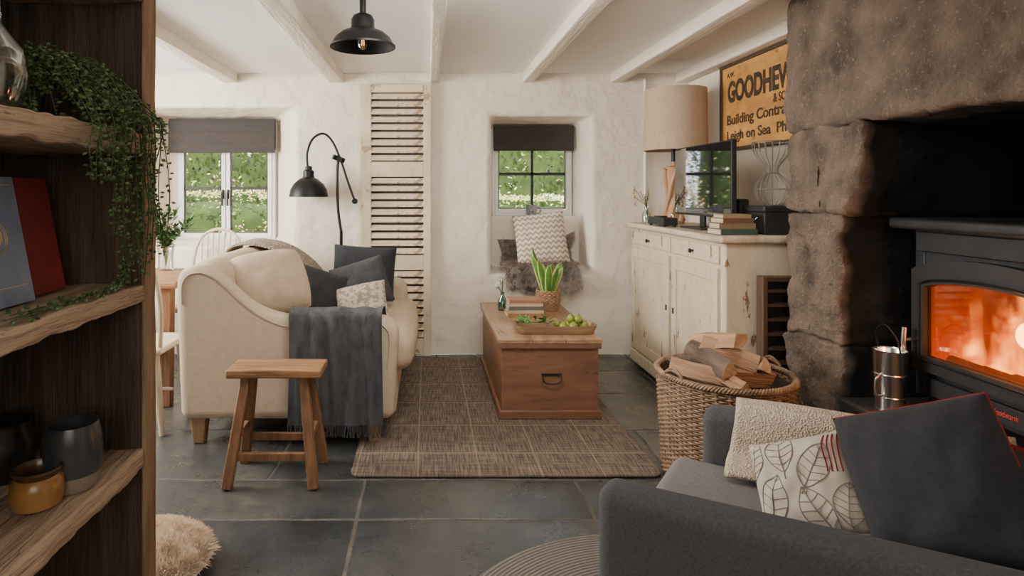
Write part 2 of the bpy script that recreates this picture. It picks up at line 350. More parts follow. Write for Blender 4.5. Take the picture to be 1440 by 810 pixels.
def text_mb(body,width,height,T,off=.0):
    cu=bpy.data.curves.new('t','FONT');cu.body=body;cu.size=1;cu.extrude=0.01;cu.offset=off
    o=bpy.data.objects.new('t',cu);C.objects.link(o);bpy.context.view_layer.update()
    dg=bpy.context.evaluated_depsgraph_get();me=bpy.data.meshes.new_from_object(o.evaluated_get(dg));bpy.data.objects.remove(o)
    xs=[v.co.x for v in me.vertices];ys=[v.co.y for v in me.vertices]
    sx=width/(max(xs)-min(xs));sy=height/(max(ys)-min(ys));x0=min(xs);y0=min(ys)
    mb=MB();mb.xf=T
    mb._a([((v.co.x-x0)*sx,(v.co.y-y0)*sy,v.co.z*.15) for v in me.vertices],[tuple(p.vertices) for p in me.polygons])
    return mb
# ================================================================ ROOM
XL,XR,YB,YR,ZC=-3.2,2.1,4.9,-1.8,2.25
def backwall():
    mb=MB();xs=[XL,-2.35,-1.054,.513,1.32,XR];zs=[0,.64,.86,1.91,1.98,ZC+.05]
    vid={}
    def V(x,z,y=YB):
        k=(round(x,4),round(z,4),round(y,4))
        if k not in vid: vid[k]=len(mb.v);mb.v.append(Vector((x,y,z)))
        return vid[k]
    holes=[((-2.35,-1.054,.86,1.98),(-2.27,-1.31,.90,1.93,5.36)),((.513,1.32,.64,1.91),(.56,1.275,.68,1.875,5.38))]
    def inh(x,z): return any(h[0]<x<h[1] and h[2]<z<h[3] for h,_ in holes)
    for i in range(5):
        for j in range(5):
            if not inh((xs[i]+xs[i+1])/2,(zs[j]+zs[j+1])/2):
                mb.f.append([V(xs[i],zs[j]),V(xs[i+1],zs[j]),V(xs[i+1],zs[j+1]),V(xs[i],zs[j+1])]);mb.m.append(0)
    for h,g in holes:
        zl=[z for z in zs if h[2]-1e-6<=z<=h[3]+1e-6]
        loop=[(h[0],z) for z in zl]+[(h[1],z) for z in reversed(zl)]
        def mp(p):
            u=(p[0]-h[0])/(h[1]-h[0]);w=(p[1]-h[2])/(h[3]-h[2]);return (g[0]+u*(g[1]-g[0]),g[2]+w*(g[3]-g[2]))
        for a in range(len(loop)):
            p=loop[a];q=loop[(a+1)%len(loop)];P=mp(p);Q=mp(q)
            mb.f.append([V(*p),V(*q),V(Q[0],Q[1],g[4]),V(P[0],P[1],g[4])]);mb.m.append(0)
    mb.obj('wall_back',plaster,kind='structure',bevel=.035,seg=4)
backwall()
MB().box(XR,XR+.1,3.0,YB+.5,0,ZC+.05).obj('wall_right',plaster,kind='structure')
MB().box(XR,XR+.1,YR,.9,0,ZC+.05).obj('wall_right_rear',plaster,kind='structure')
MB().box(2.72,2.82,.8,3.1,0,ZC+.05).obj('wall_chimney',plaster,kind='structure')
MB().box(XL-.1,XL,YR,YB+.5,0,ZC+.05).obj('wall_left',plaster,kind='structure')
MB().box(XL,XR,YR-.1,YR,0,ZC+.05).obj('wall_rear',plaster,kind='structure')
MB().box(XL-.1,XR+.8,YR-.1,YB+.55,ZC,ZC+.1).obj('ceiling',ceilm,kind='structure')
for i,(x,w) in enumerate(((-2.4,.12),(-1.57,.115),(-.725,.115),(.06,.07),(.81,.09),(1.52,.10),(2.04,.10))):
    mb=MB();mb.rbox(x-w/2,x+w/2,YR,YB,ZC-.075,ZC+.01,r=.010,n=(1,40,1),amp=.0035,ns=2)
    mb.obj('trim_%d'%(i+1),beamm,kind='structure')
def floor():
    ys=[-1.8,-1.1,-.4,.3,.95,1.5,2.0,2.43,2.765,3.35,3.95,4.45,4.95]
    mb=MB();mb.box(XL,XR+.6,YR,YB,-.05,-.003,mi=1)
    tones=[]
    random.seed(3)
    for j in range(len(ys)-1):
        xs=[-.28] if j in (6,7) else [-.28+random.uniform(.2,.7)]
        while xs[0]>XL: xs.insert(0,xs[0]-random.uniform(.7,1.05))
        while xs[-1]<XR+.6: xs.append(xs[-1]+(.95 if j in(6,7) else random.uniform(.65,1.05)))
        for i in range(len(xs)-1):
            g=.0045;a=max(xs[i],XL)+g;b=min(xs[i+1],XR+.6)-g
            if b<=a+.02: continue
            n0=len(mb.v); z=random.uniform(-.0015,.0)
            mb.rbox(a,b,ys[j]+g,ys[j+1]-g,-.04,z,r=.006,n=(12,8,1),amp=.0)
            for k in range(n0,len(mb.v)):
                p=mb.v[k]; nv=noise.noise_vector(p*6)*.009; p.x+=nv.x;p.y+=nv.y;p.z+=nv.z*.10-.0008
            tones.append((n0,len(mb.v),random.uniform(0,1)))
    ob=mb.obj('floor',[floorm,grout],kind='structure')
    at=ob.data.attributes.new('tone','FLOAT','POINT')
    for a,b,t in tones:
        for k in range(a,b): at.data[k].value=t
floor()
MB().tube([(1.745,4.885,1.08),(1.745,4.885,2.2)],.012,10).obj('trim_8',whitep,kind='structure')
# windows
def frame_rect(mb,x0,x1,z0,z1,y0,y1,t,tb=None):
    tb=tb or t
    mb.box(x0,x0+t,y0,y1,z0,z1);mb.box(x1-t,x1,y0,y1,z0,z1);mb.box(x0+t,x1-t,y0,y1,z0,z0+tb);mb.box(x0+t,x1-t,y0,y1,z1-t,z1)
def window(i,x0,x1,z0,z1,y,kind2):
    mb=MB();frame_rect(mb,x0,x1,z0,z1,y,y+.07,.028)
    xm=(x0+x1)/2
    if kind2:
        frame_rect(mb,x0+.026,xm-.004,z0+.026,z1-.03,y-.012,y+.05,.034,.04)
        frame_rect(mb,xm+.004,x1-.026,z0+.026,z1-.03,y-.012,y+.05,.034,.04)
        panes=[(x0+.06,xm-.038),(xm+.038,x1-.06)]
        zb=[z0+.066+(z1-z0-.13)*.42]
    else:
        frame_rect(mb,x0+.026,x1-.026,z0+.026,z1-.03,y-.01,y+.05,.03,.04)
        panes=[(x0+.056,x1-.056)];zb=[z0+.066+(z1-z0-.13)*.46]
    ob=mb.obj('window_%d'%i,whitep,kind='structure',bevel=.004)
    b=MB()
    for a,c in panes:
        for z in zb: b.box(a,c,y-.006,y+.024,z-.012,z+.012)
        if not kind2:
            m=(a+c)/2; b.box(m-.011,m+.011,y-.006,y+.024,z0+.066,z1-.06)
        for q in ((a-.004,a+.008,z0+.066,z1-.06),(c-.008,c+.004,z0+.066,z1-.06),(a,c,z0+.062,z0+.074)): b.box(q[0],q[1],y-.006,y+.024,q[2],q[3])
    b.obj('glazing_bar',blackmatte,parent=ob)
    MB().box(x0+.03,x1-.03,y+.026,y+.03,z0+.03,z1-.03).obj('glass',winglass,parent=ob)
    if kind2:
        for dx in (-.022,.022):
            h=MB();xx=xm+dx;h.box(xx-.008,xx+.008,y-.028,y-.012,z0+.36,z0+.44);h.box(xx-.006,xx+.006,y-.04,y-.026,z0+.30,z0+.42)
            h.obj('handle',blackm,parent=ob,bevel=.002)
window(1,-2.16,-1.315,.88,1.93,5.30,True)
window(2,.570,1.268,1.09,1.875,5.34,False)
MB().box(.50,1.31,5.20,5.40,.60,1.09).obj('trim_9',plaster,kind='structure',bevel=.012,seg=3)
MB().box(-2.9,-2.16,5.30,5.38,.86,1.98).obj('trim_10',plaster,kind='structure')
for nm,a in (('trim_11',(-2.5,-1.2,5.37,5.42,1.92,2.3)),('trim_12',(-2.5,-1.2,5.37,5.42,.3,.89)),('trim_13',(-1.33,-1.0,5.37,5.42,.3,2.3)),
             ('trim_14',(.3,.58,5.40,5.45,.3,2.3)),('trim_15',(1.26,1.6,5.40,5.45,.3,2.3)),('trim_16',(.4,1.5,5.40,5.45,1.87,2.3))):
    MB().box(*a).obj(nm,plaster,kind='structure')
def blind(x0,x1,z0,z1,y):
    t=thing('roman_blind','dark charcoal roman blind folded up at the window head','blind',((x0+x1)/2,y,z0))
    h=(z1-z0)
    MB().box(x0,x1,y+.012,y+.035,z0+.03,z1).obj('backing_cloth',blindm,parent=t)
    mb=MB();prof=[]
    for k in range(41):
        u=k/40;prof.append((y-.012-.010*abs(math.sin(u*PI*3))-.012*u,z1-h*u))
    for k in range(40,-1,-1): prof.append((y+.012,z1-h*k/40))
    mb.prism(prof,'x',x0,x1);mb.obj('folded_cloth',blindm,parent=t,ang=60)
blind(-2.20,-1.30,1.635,1.925,5.23)
blind(.578,1.262,1.655,1.87,5.27)
# garden
def bush(name,cx,cy,cz,rx,ry,rz,n,ls,mats,label,sc=3.1,jit=.35):
    mb=MB()
    mb.rbox(cx-rx*.85,cx+rx*.85,cy-ry*.8,cy+ry*.8,cz-rz*.95,cz+rz*.8,r=min(ry,rz)*.5,n=8,amp=.07,ns=2,mi=0)
    for _ in range(n):
        d=Vector((random.uniform(-1,1),random.uniform(-1,.6),random.uniform(-.97,1)))
        m=max(abs(d.x),abs(d.y),abs(d.z));d=d/m
        nn=noise.noise(Vector((cx+d.x*rx,d.y*2,cz+d.z*rz))*2.5)
        p=Vector((cx+d.x*rx,cy+d.y*ry,cz+d.z*rz*.96))+Vector((0,-1,.2))*nn*.4
        p.z=max(p.z,-.2)
        pick=noise.noise(p*sc)*1.3+random.uniform(-jit,jit)
        mi=1+min(len(mats)-2,max(0,int((pick+.5)*(len(mats)-1))))
        dd=Vector((random.uniform(-1,1),random.uniform(-1,.3),random.uniform(-.3,.8)))
        mb.leaf(p,dd,(random.uniform(-.5,.5),-.7,.8),ls*random.uniform(.6,1.3),ls*random.uniform(.4,.7),mi=mi)
    mb.obj(name,mats,label=label,cat='hedge',kind='stuff',recalc=False)
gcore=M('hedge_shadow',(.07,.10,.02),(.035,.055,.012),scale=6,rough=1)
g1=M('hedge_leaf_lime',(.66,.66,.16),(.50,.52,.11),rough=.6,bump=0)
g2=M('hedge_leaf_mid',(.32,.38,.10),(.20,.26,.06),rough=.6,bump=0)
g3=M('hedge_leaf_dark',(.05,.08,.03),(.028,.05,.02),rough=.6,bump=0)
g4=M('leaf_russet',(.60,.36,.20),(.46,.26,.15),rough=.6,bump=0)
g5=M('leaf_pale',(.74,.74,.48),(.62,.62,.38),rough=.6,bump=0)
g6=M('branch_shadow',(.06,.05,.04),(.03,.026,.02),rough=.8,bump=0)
random.seed(11)
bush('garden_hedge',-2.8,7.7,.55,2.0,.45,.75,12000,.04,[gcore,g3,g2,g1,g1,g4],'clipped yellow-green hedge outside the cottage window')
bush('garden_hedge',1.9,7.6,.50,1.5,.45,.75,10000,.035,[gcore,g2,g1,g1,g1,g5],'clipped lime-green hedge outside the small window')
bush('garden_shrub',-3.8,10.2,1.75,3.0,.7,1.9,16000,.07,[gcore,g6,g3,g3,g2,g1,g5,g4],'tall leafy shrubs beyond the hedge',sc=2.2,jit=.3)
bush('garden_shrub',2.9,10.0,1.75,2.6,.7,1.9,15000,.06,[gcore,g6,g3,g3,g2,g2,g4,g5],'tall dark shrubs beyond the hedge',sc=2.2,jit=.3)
MB().box(-14,14,5.5,16,-.5,-.32).obj('garden_lawn',g2,label='green grass lawn outside the cottage windows',cat='lawn',kind='stuff')
# ================================================================ FIREPLACE
fp=thing('fireplace','rough granite inglenook fireplace with massive stone lintel','fireplace',(2.2,2.2,0))
def fm(name,*a,r=.025,amp=.012,ns=5,n=10,m=stone,ang=30,taper=None):
    mb=MB();mb.rbox(*a,r=r,n=n,amp=amp,ns=ns,taper=taper);mb.obj(name,m,parent=fp,ang=ang)
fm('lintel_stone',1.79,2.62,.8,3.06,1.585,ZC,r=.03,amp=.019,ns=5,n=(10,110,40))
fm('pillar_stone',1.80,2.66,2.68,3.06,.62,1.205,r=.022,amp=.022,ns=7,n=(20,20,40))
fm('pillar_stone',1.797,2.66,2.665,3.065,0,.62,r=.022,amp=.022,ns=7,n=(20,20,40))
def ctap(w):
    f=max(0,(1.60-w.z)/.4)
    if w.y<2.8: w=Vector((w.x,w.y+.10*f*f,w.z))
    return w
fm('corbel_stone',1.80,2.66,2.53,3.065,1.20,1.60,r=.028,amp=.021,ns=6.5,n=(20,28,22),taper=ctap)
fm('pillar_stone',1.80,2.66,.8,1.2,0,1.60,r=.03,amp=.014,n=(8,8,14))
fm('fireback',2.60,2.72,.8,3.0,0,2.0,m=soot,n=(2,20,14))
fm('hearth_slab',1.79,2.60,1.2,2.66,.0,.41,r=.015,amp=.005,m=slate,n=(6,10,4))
sv=thing('wood_burning_stove','dark cast-iron wood stove with large glowing glass door','stove',(2.25,2.18,.41))
Y0,Y1=1.83,2.53
mb=MB();mb.box(2.02,2.5,Y0,Y0+.05,.47,1.15);mb.box(2.02,2.5,Y1-.05,Y1,.47,1.15);mb.box(2.45,2.5,Y0+.05,Y1-.05,.47,1.15)
mb.box(2.02,2.45,Y0+.05,Y1-.05,.47,.60);mb.box(2.02,2.45,Y0+.05,Y1-.05,1.0,1.15)
mb.obj('body',stovem,parent=sv,bevel=.006)
mb=MB();mb.rbox(1.93,2.52,Y0-.03,Y1+.03,1.15,1.195,r=.014,n=2);mb.obj('top_plate',stovem,parent=sv)
def liner_mat():  # flame light on the brick put in as emission, stronger near the base
    m,nt,b=_nt('firebrick_painted_firelight');N=nt.nodes;L=nt.links
    g=N.new('ShaderNodeNewGeometry');sp=N.new('ShaderNodeSeparateXYZ');L.new(g.outputs['Position'],sp.inputs[0])
    nz=N.new('ShaderNodeTexNoise');nz.inputs['Scale'].default_value=6;nz.inputs['Detail'].default_value=4;L.new(g.outputs['Position'],nz.inputs['Vector'])
    mr=N.new('ShaderNodeMapRange');mr.inputs[1].default_value=.6;mr.inputs[2].default_value=1.0;mr.inputs[3].default_value=.95;mr.inputs[4].default_value=.22;L.new(sp.outputs[2],mr.inputs[0])
    ml=N.new('ShaderNodeMath');ml.operation='MULTIPLY';L.new(mr.outputs[0],ml.inputs[0])
    m2=N.new('ShaderNodeMapRange');m2.inputs[1].default_value=.3;m2.inputs[2].default_value=.7;m2.inputs[3].default_value=.6;m2.inputs[4].default_value=1.2;L.new(nz.outputs['Fac'],m2.inputs[0]);L.new(m2.outputs[0],ml.inputs[1])
    b.inputs['Base Color'].default_value=(.03,.008,.003,1);b.inputs['Roughness'].default_value=.9
    b.inputs['Emission Color'].default_value=(1,.085,.006,1);L.new(ml.outputs[0],b.inputs['Emission Strength']);return m
brickm=liner_mat()
mb=MB();mb.box(2.40,2.44,Y0+.05,Y1-.05,.6,1.0);mb.box(2.03,2.40,Y1-.07,Y1-.052,.6,1.0);mb.box(2.03,2.40,Y0+.052,Y0+.07,.6,1.0);mb.box(2.03,2.40,Y0+.07,Y1-.07,.6,.615)
mb.obj('firebrick_lining',brickm,parent=sv)
def arch(y0,y1,z0,z1,ch,n=14):
    P=[(y0,z0),(y1,z0)]
    for k in range(n+1):
        u=k/n; P.append((y1+(y0-y1)*u,z1-ch+ch*math.sin(u*PI)**.55))
    return P
mb=MB();o=arch(1.86,2.505,.585,1.045,.06);i_=arch(1.91,2.448,.645,.955,.035);K=len(o)
for k in range(K):
    a,b=o[k],o[(k+1)%K];c,d=i_[(k+1)%K],i_[k]
    v=[(x,p[0],p[1]) for x in (1.985,2.02) for p in (a,b,c,d)]
    mb._a(v,[(0,1,2,3),(7,6,5,4),(0,4,5,1),(1,5,6,2),(2,6,7,3),(3,7,4,0)])
mb.obj('door',stovem,parent=sv)
o2=arch(1.895,2.463,.63,.97,.04)
mb=MB();mb.tube([(1.984,a[0],a[1]) for a in o2],.006,6,closed=True)
mb.obj('door_bead',blackm,parent=sv)
mb=MB();mb.prism([(p[0],p[1]) for p in i_],'x',2.005,2.009);mb.obj('glass_pane',glass('stove_glass',(1,.9,.8),-.16),parent=sv)
mb=MB();mb.tube([(1.985,2.49,.70),(1.95,2.49,.70)],.009,8);mb.tube([(1.945,2.49,.65),(1.94,2.49,.69),(1.945,2.49,.75)],.010,10);mb.obj('door_handle',tin,parent=sv)
for (x,y) in ((2.06,Y0+.05),(2.06,Y1-.05),(2.44,Y0+.05),(2.44,Y1-.05)):
    mb=MB();mb.lathe([(.03,0),(.03,.01),(.018,.02),(.018,.062)],12,(x,y,.41));mb.obj('foot',stovem,parent=sv)
mb=MB();mb.box(2.0,2.02,1.93,2.43,.49,.56);mb.obj('ash_panel',stovem,parent=sv,bevel=.004)
mb=MB();mb.tube([(2.3,2.18,1.19),(2.3,2.18,1.9)],.075,20);mb.obj('flue_pipe',blackm,parent=sv)
mb=MB();mb.box(2.0,2.019,Y0+.03,Y1-.03,1.06,1.14);mb.obj('top_vent_bar',stovem,parent=sv,bevel=.004)
def flame_volume():
    m,nt,b=_nt('fire_volume');N=nt.nodes;L=nt.links;N.remove(b)
    out=[x for x in N if x.type=='OUTPUT_MATERIAL'][0]
    g=N.new('ShaderNodeNewGeometry');sp=N.new('ShaderNodeSeparateXYZ');L.new(g.outputs['Position'],sp.inputs[0])
    def mrange(src,a,b_,c,d):
        n=N.new('ShaderNodeMapRange');n.inputs[1].default_value=a;n.inputs[2].default_value=b_;n.inputs[3].default_value=c;n.inputs[4].default_value=d;L.new(src,n.inputs[0]);return n.outputs[0]
    def math2(op,a,b_):
        n=N.new('ShaderNodeMath');n.operation=op
        for i,q in enumerate((a,b_)):
            if isinstance(q,(int,float)): n.inputs[i].default_value=q
            else: L.new(q,n.inputs[i])
        return n.outputs[0]
    mp=N.new('ShaderNodeMapping');mp.inputs['Scale'].default_value=(3,22,5.5);L.new(g.outputs['Position'],mp.inputs[0])
    nz=N.new('ShaderNodeTexNoise');nz.inputs['Scale'].default_value=1;nz.inputs['Detail'].default_value=2;nz.inputs['Distortion'].default_value=1.4;L.new(mp.outputs[0],nz.inputs['Vector'])
    env=mrange(sp.outputs[1],2.43,2.24,-.05,.85)
    zz=mrange(sp.outputs[2],.62,.97,0.0,1.25)
    nn=math2('MULTIPLY',math2('SUBTRACT',nz.outputs['Fac'],.5),4.2)
    f=math2('SUBTRACT',math2('ADD',env,nn),zz)
    st=mrange(f,.02,.75,0.0,75.0)
    r=N.new('ShaderNodeValToRGB');e=r.color_ramp.elements;e[0].position=0;e[0].color=(1,.13,.008,1);e[1].position=1;e[1].color=(1,.40,.065,1);x=e.new(.35);x.color=(1,.26,.025,1);L.new(f,r.inputs[0])
    em=N.new('ShaderNodeEmission');L.new(r.outputs[0],em.inputs[0]);L.new(st,em.inputs[1]);L.new(em.outputs[0],out.inputs['Volume'])
    try: m.cycles.volume_step_rate=.12
    except Exception: pass
    return m
MB().box(2.07,2.115,1.92,2.45,.617,.985).obj('flames',flame_volume(),parent=sv)
ember=M('ember_log',(.03,.014,.008),(.015,.008,.006),scale=20,rough=.9,emit=((1,.12,.01),.25))
for k,(y,z) in enumerate(((2.12,.64),(2.0,.645),(2.26,.64))):
    MB().tube([(2.035,y-.13,z),(2.04,y+.12,z+.005)],.020,9).obj('burning_log',ember,parent=sv)
redl=flat('red_lettering',(.45,.05,.03))
T=Matrix(((0,0,-1,1.999),(-1,0,0,2.17),(0,1,0,.52),(0,0,0,1)))
text_mb('Woodwarm',.105,.02,T).obj('brand_lettering',redl,parent=sv)
bk=thing('ash_bucket','galvanised tin ash bucket with bail handle on the hearth','bucket',(1.885,2.49,.41))
bcx,bcy=1.885,2.49
mb=MB();mb.lathe([(.048,0),(.051,.003),(.058,.24),(.062,.245),(.058,.247),(.054,.24),(.047,.01)],28,(bcx,bcy,.412));mb.obj('pail',tin,parent=bk)
for zz in (.06,.15): MB().tube([(bcx+(.0505+zz*.03)*math.cos(a*PI/18),bcy+(.0505+zz*.03)*math.sin(a*PI/18),.412+zz) for a in range(36)],.0028,6,closed=True).obj('band',tin,parent=bk)
mb=MB();mb.tube(spl([(bcx,bcy-.058,.65),(bcx-.015,bcy-.055,.72),(bcx-.02,bcy,.76),(bcx-.015,bcy+.055,.72),(bcx,bcy+.058,.65)],6),.0035,8);mb.obj('bail_handle',blackm,parent=bk)
mb=MB();mb.tube(spl([(bcx-.05,bcy-.03,.48),(bcx-.085,bcy-.04,.49),(bcx-.085,bcy-.04,.55),(bcx-.055,bcy-.03,.57)],5),.0045,8);mb.obj('side_grip',tin,parent=bk)
# ================================================================ SIGN
sg=thing('painted_sign','weathered ochre painted builder\'s advertising board on the wall','sign',(2.07,3.75,1.58))
mb=MB();mb.box(2.075,2.095,3.15,4.29,1.60,2.155);mb.obj('board',signm,parent=sg)
mb=MB();mb.box(2.062,2.095,3.13,4.31,1.58,1.602);mb.box(2.062,2.095,3.13,4.31,2.153,2.175);mb.box(2.062,2.095,4.288,4.31,1.602,2.153);mb.box(2.062,2.095,3.13,3.152,1.602,2.153)
mb.obj('frame',signframe,parent=sg,bevel=.003)
for (s,w,h,y,z,of) in (('A.W.',.10,.035,4.22,2.08,.005),('GOODHEW',.76,.15,4.21,1.905,.04),('& SONS',.21,.055,3.66,1.836,.014),('Building Contractors',.92,.09,4.22,1.735,.02),('Leigh on Sea  Phone',.86,.085,4.22,1.632,.02)):
    T=Matrix(((0,0,-1,2.074),(-1,0,0,y),(0,1,0,z),(0,0,0,1)))
    text_mb(s,w,h,T,off=of).obj('lettering',signtxt,parent=sg)
# ================================================================ DRESSER
dr=thing('sideboard','distressed cream painted sideboard with two drawers and doors','sideboard',(1.78,3.93,0))
DX,DY0,DY1=1.56,3.20,4.66
mb=MB();mb.box(DX,2.03,DY0,DY1,.10,1.03);mb.box(DX-.012,2.03,DY0-.01,DY1+.0,.03,.12);mb.obj('body',cream,parent=dr,bevel=.012,seg=3)
mb=MB();mb.rbox(DX-.035,2.05,DY0-.03,DY1+.03,1.03,1.07,r=.016,n=3,amp=.002);mb.obj('top',creamtop,parent=dr)
MB().box(DX+.02,2.02,DY0+.03,DY1-.03,0,.04).obj('plinth',pinedark,parent=dr)
DM=3.88
for (a,b) in ((DY0+.05,DM-.02),(DM+.02,DY1-.05)):
    mb=MB();mb.box(DX-.012,DX,a,b,.915,1.01);d=mb.obj('drawer',cream,parent=dr,bevel=.005)
    MB().lathe([(.006,0),(.006,.012),(.014,.016),(.012,.024)],14,(0,0,0)).obj('knob',blackm,parent=d,world=False,mat4=Matrix.Translation((-.006,0,.045))@Matrix.Rotation(-PI/2,4,'Y'))
    mb=MB();mb.box(DX-.010,DX,a,b,.14,.89)
    for q in [(a,a+.07,.14,.89),(b-.07,b,.14,.89),(a+.07,b-.07,.14,.21),(a+.07,b-.07,.82,.89)]: mb.box(DX-.018,DX-.010,*q)
    d=mb.obj('door',cream,parent=dr,bevel=.003)
    h=MB();yy=(b-.035) if a<3.5 else (a+.035);h.box(-.006,0,-.006,.006,0,.035)
    h.obj('key_plate',blackm,parent=d,world=False,mat4=Matrix.Translation((-.009,yy-(a+b)/2,.40)))
rk=thing('wooden_rack','dark wooden slatted rack standing beside the sideboard','rack',(1.86,3.12,0))
rkm=wood('rack_wood',(.10,.055,.03),(.045,.025,.015),axis=2)
mb=MB();mb.box(1.70,1.725,3.09,3.155,0,.87);mb.box(2.0,2.025,3.09,3.155,0,.87);mb.box(1.725,2.0,3.09,3.155,.845,.87);mb.obj('frame',rkm,parent=rk,bevel=.003)
MB().box(1.725,2.0,3.148,3.154,.0,.845).obj('back_board',flat('rack_back',(.02,.013,.009)),parent=rk)
for k in range(11):
    MB().box(1.725,2.0,3.095,3.147,.06+k*.073,.075+k*.073).obj('slat',rkm,parent=rk)
ZT=1.07
lp=thing('table_lamp','carved twisted wood table lamp with beige linen drum shade','lamp',(1.79,4.43,ZT))
mb=MB();mb.lathe([(.07,0),(.075,.01),(.06,.03),(.045,.10),(.035,.2),(.045,.3),(.065,.37),(.07,.41),(.02,.42),(.012,.46),(.012,.53)],24,(1.79,4.43,ZT))
for k in range(5):
    pts=[]
    for j in range(15):
        u=j/14;a=k*2*PI/5+u*2.2;r=.06-.028*math.sin(u*PI)+.012;pts.append((1.79+r*math.cos(a),4.43+r*math.sin(a),ZT+.02+.38*u))
    mb.tube(pts,.016,7)
mb.obj('base',carved,parent=lp)
mb=MB();mb.lathe([(.218,0),(.212,.44),(.206,.44),(.212,0)],48,(1.80,4.43,1.60),cap=(False,False));mb.obj('lamp_shade',shade,parent=lp)
MB().tube([(1.79,4.43,1.52),(1.79,4.43,1.70)],.018,10).obj('bulb_holder',blackm,parent=lp)
mb=MB()
for k in range(3):
    a=k*2*PI/3;mb.tube([(1.79,4.43,1.69),(1.80+.209*math.cos(a),4.43+.209*math.sin(a),1.69)],.003,6)
mb.obj('shade_carrier',blackm,parent=lp)
tv=thing('television','flat black television reflecting the garden window','television',(1.72,3.81,ZT))
mb=MB();mb.box(1.705,1.735,3.42,4.20,1.15,1.595);mb.obj('casing',blackmatte,parent=tv,bevel=.004)
MB().box(1.7035,1.705,3.428,4.192,1.165,1.588).obj('screen',screen,parent=tv)
mb=MB();mb.box(1.64,1.80,3.66,3.96,ZT,ZT+.012);mb.box(1.712,1.73,3.78,3.84,ZT+.012,1.16);mb.obj('stand',blackmatte,parent=tv,bevel=.003)
tt=thing('record_player','black record player with slim deck','record player',(1.59,4.2,ZT))
mb=MB();mb.box(1.54,1.635,3.98,4.26,ZT+.012,ZT+.06);mb.obj('deck',blackmatte,parent=tt,bevel=.004)
mb=MB();mb.lathe([(.042,0),(.042,.008),(.01,.008)],28,(1.588,4.15,ZT+.06));mb.obj('platter',blackm,parent=tt)
MB().tube([(1.62,4.02,ZT+.062),(1.62,4.02,ZT+.08),(1.60,4.1,ZT+.075)],.003,6).obj('tonearm',tin,parent=tt)
for x,y in((1.555,4.0),(1.62,4.0),(1.555,4.24),(1.62,4.24)): MB().lathe([(.01,0),(.01,.013)],10,(x,y,ZT)).obj('foot',blackm,parent=tt)
vs=thing('bud_vase','small clear glass vase with dried stems','vase',(1.60,4.45,ZT))
MB().lathe([(.03,0),(.033,.01),(.033,.07),(.015,.10),(.018,.125),(.015,.125),(.012,.10),(.029,.07),(.029,.01)],20,(1.60,4.45,ZT)).obj('glass_vase',clearg,parent=vs)
mb=MB();random.seed(2)
for k in range(7):
    e=(1.60+random.uniform(-.10,.03),4.45+random.uniform(-.05,.05),ZT+random.uniform(.18,.28));mb.tube(spl([(1.60,4.45,ZT+.02),(1.60,4.45,ZT+.12),e],5),.0025,5)
    for j in range(6): mb.leaf(Vector(e)-Vector((0,0,j*.014)),(random.uniform(-1,1),random.uniform(-1,1),.6),(0,0,1),.026,.016,1)
mb.obj('dried_stem',[leafg,flat('dried_flower',(.62,.42,.26))],parent=vs)
def book(name,x0,x1,y0,y1,z0,z1,col,label,group,rz=0):
    c=Vector(((x0+x1)/2,(y0+y1)/2,z0));t=thing(name,label,'book',c,rz,group)
    hx,hy,h=(x1-x0)/2,(y1-y0)/2,z1-z0;ct=.003
    mb=MB();mb.box(-hx,hx,-hy,hy,0,ct);mb.box(-hx,hx,-hy,hy,h-ct,h);mb.box(-hx,hx,-hy-.001,-hy+ct,0,h)
    mb.obj('cover',flat('book_cloth',col),parent=t,world=False)
    MB().box(-hx+.004,hx-.004,-hy+.003,hy-.004,ct,h-ct).obj('pages',page,parent=t,world=False)
z=ZT
for (w,d,h,col,rz,lb) in ((.20,.15,.032,(.05,.08,.065),.05,'green cloth hardback lying flat on the sideboard'),(.19,.14,.03,(.20,.14,.08),-.04,'tan hardback stacked on the sideboard'),(.17,.13,.028,(.18,.085,.05),.08,'worn russet hardback stacked on the sideboard'),(.15,.12,.02,(.32,.23,.13),0,'slim buff hardback on top of the stack')):
    book('book',1.66-w/2,1.66+w/2,3.33-d/2,3.33+d/2,z,z+h,col,lb,'old books on the sideboard',rz);z+=h
bx=thing('metal_box','black metal deed box on the sideboard','box',(1.90,3.35,ZT))
MB().box(1.80,2.02,3.26,3.46,ZT,ZT+.12).obj('body',blackmatte,parent=bx,bevel=.006)
MB().box(1.797,2.022,3.257,3.463,ZT+.12,ZT+.155).obj('lid',blackmatte,parent=bx,bevel=.008)
MB().tube(spl([(1.80,3.33,ZT+.09),(1.785,3.34,ZT+.075),(1.785,3.38,ZT+.075),(1.80,3.39,ZT+.09)],4),.003,6).obj('handle',tin,parent=bx)
MB().rbox(1.80,1.86,3.52,3.60,ZT,ZT+.19,r=.012,n=3).obj('speaker',blackmatte,label='small black speaker standing on the sideboard',cat='speaker')
mb=MB();prof=[(.035,0),(.075,.03),(.09,.09),(.07,.14),(.03,.18),(.035,.22),(.085,.28),(.10,.33),(.10,.35)]
cgx,cgy,cgz=1.90,3.36,ZT+.155
for k in range(18):
    a=2*PI*k/18;mb.tube(spl([(cgx+r*math.cos(a),cgy+r*math.sin(a),cgz+zz) for r,zz in prof],3),.0022,5)
for r,zz in ((.035,.003),(.09,.09),(.03,.18),(.10,.35)):
    mb.tube([(cgx+r*math.cos(a*PI/16),cgy+r*math.sin(a*PI/16),cgz+zz) for a in range(32)],.0035,6,closed=True)
mb.obj('wire_basket',M('pale_wire',(.32,.28,.24),(.2,.18,.16),rough=.5,metal=.5,bump=0),label='pale wire urn-shaped ornament on the metal box',cat='ornament')
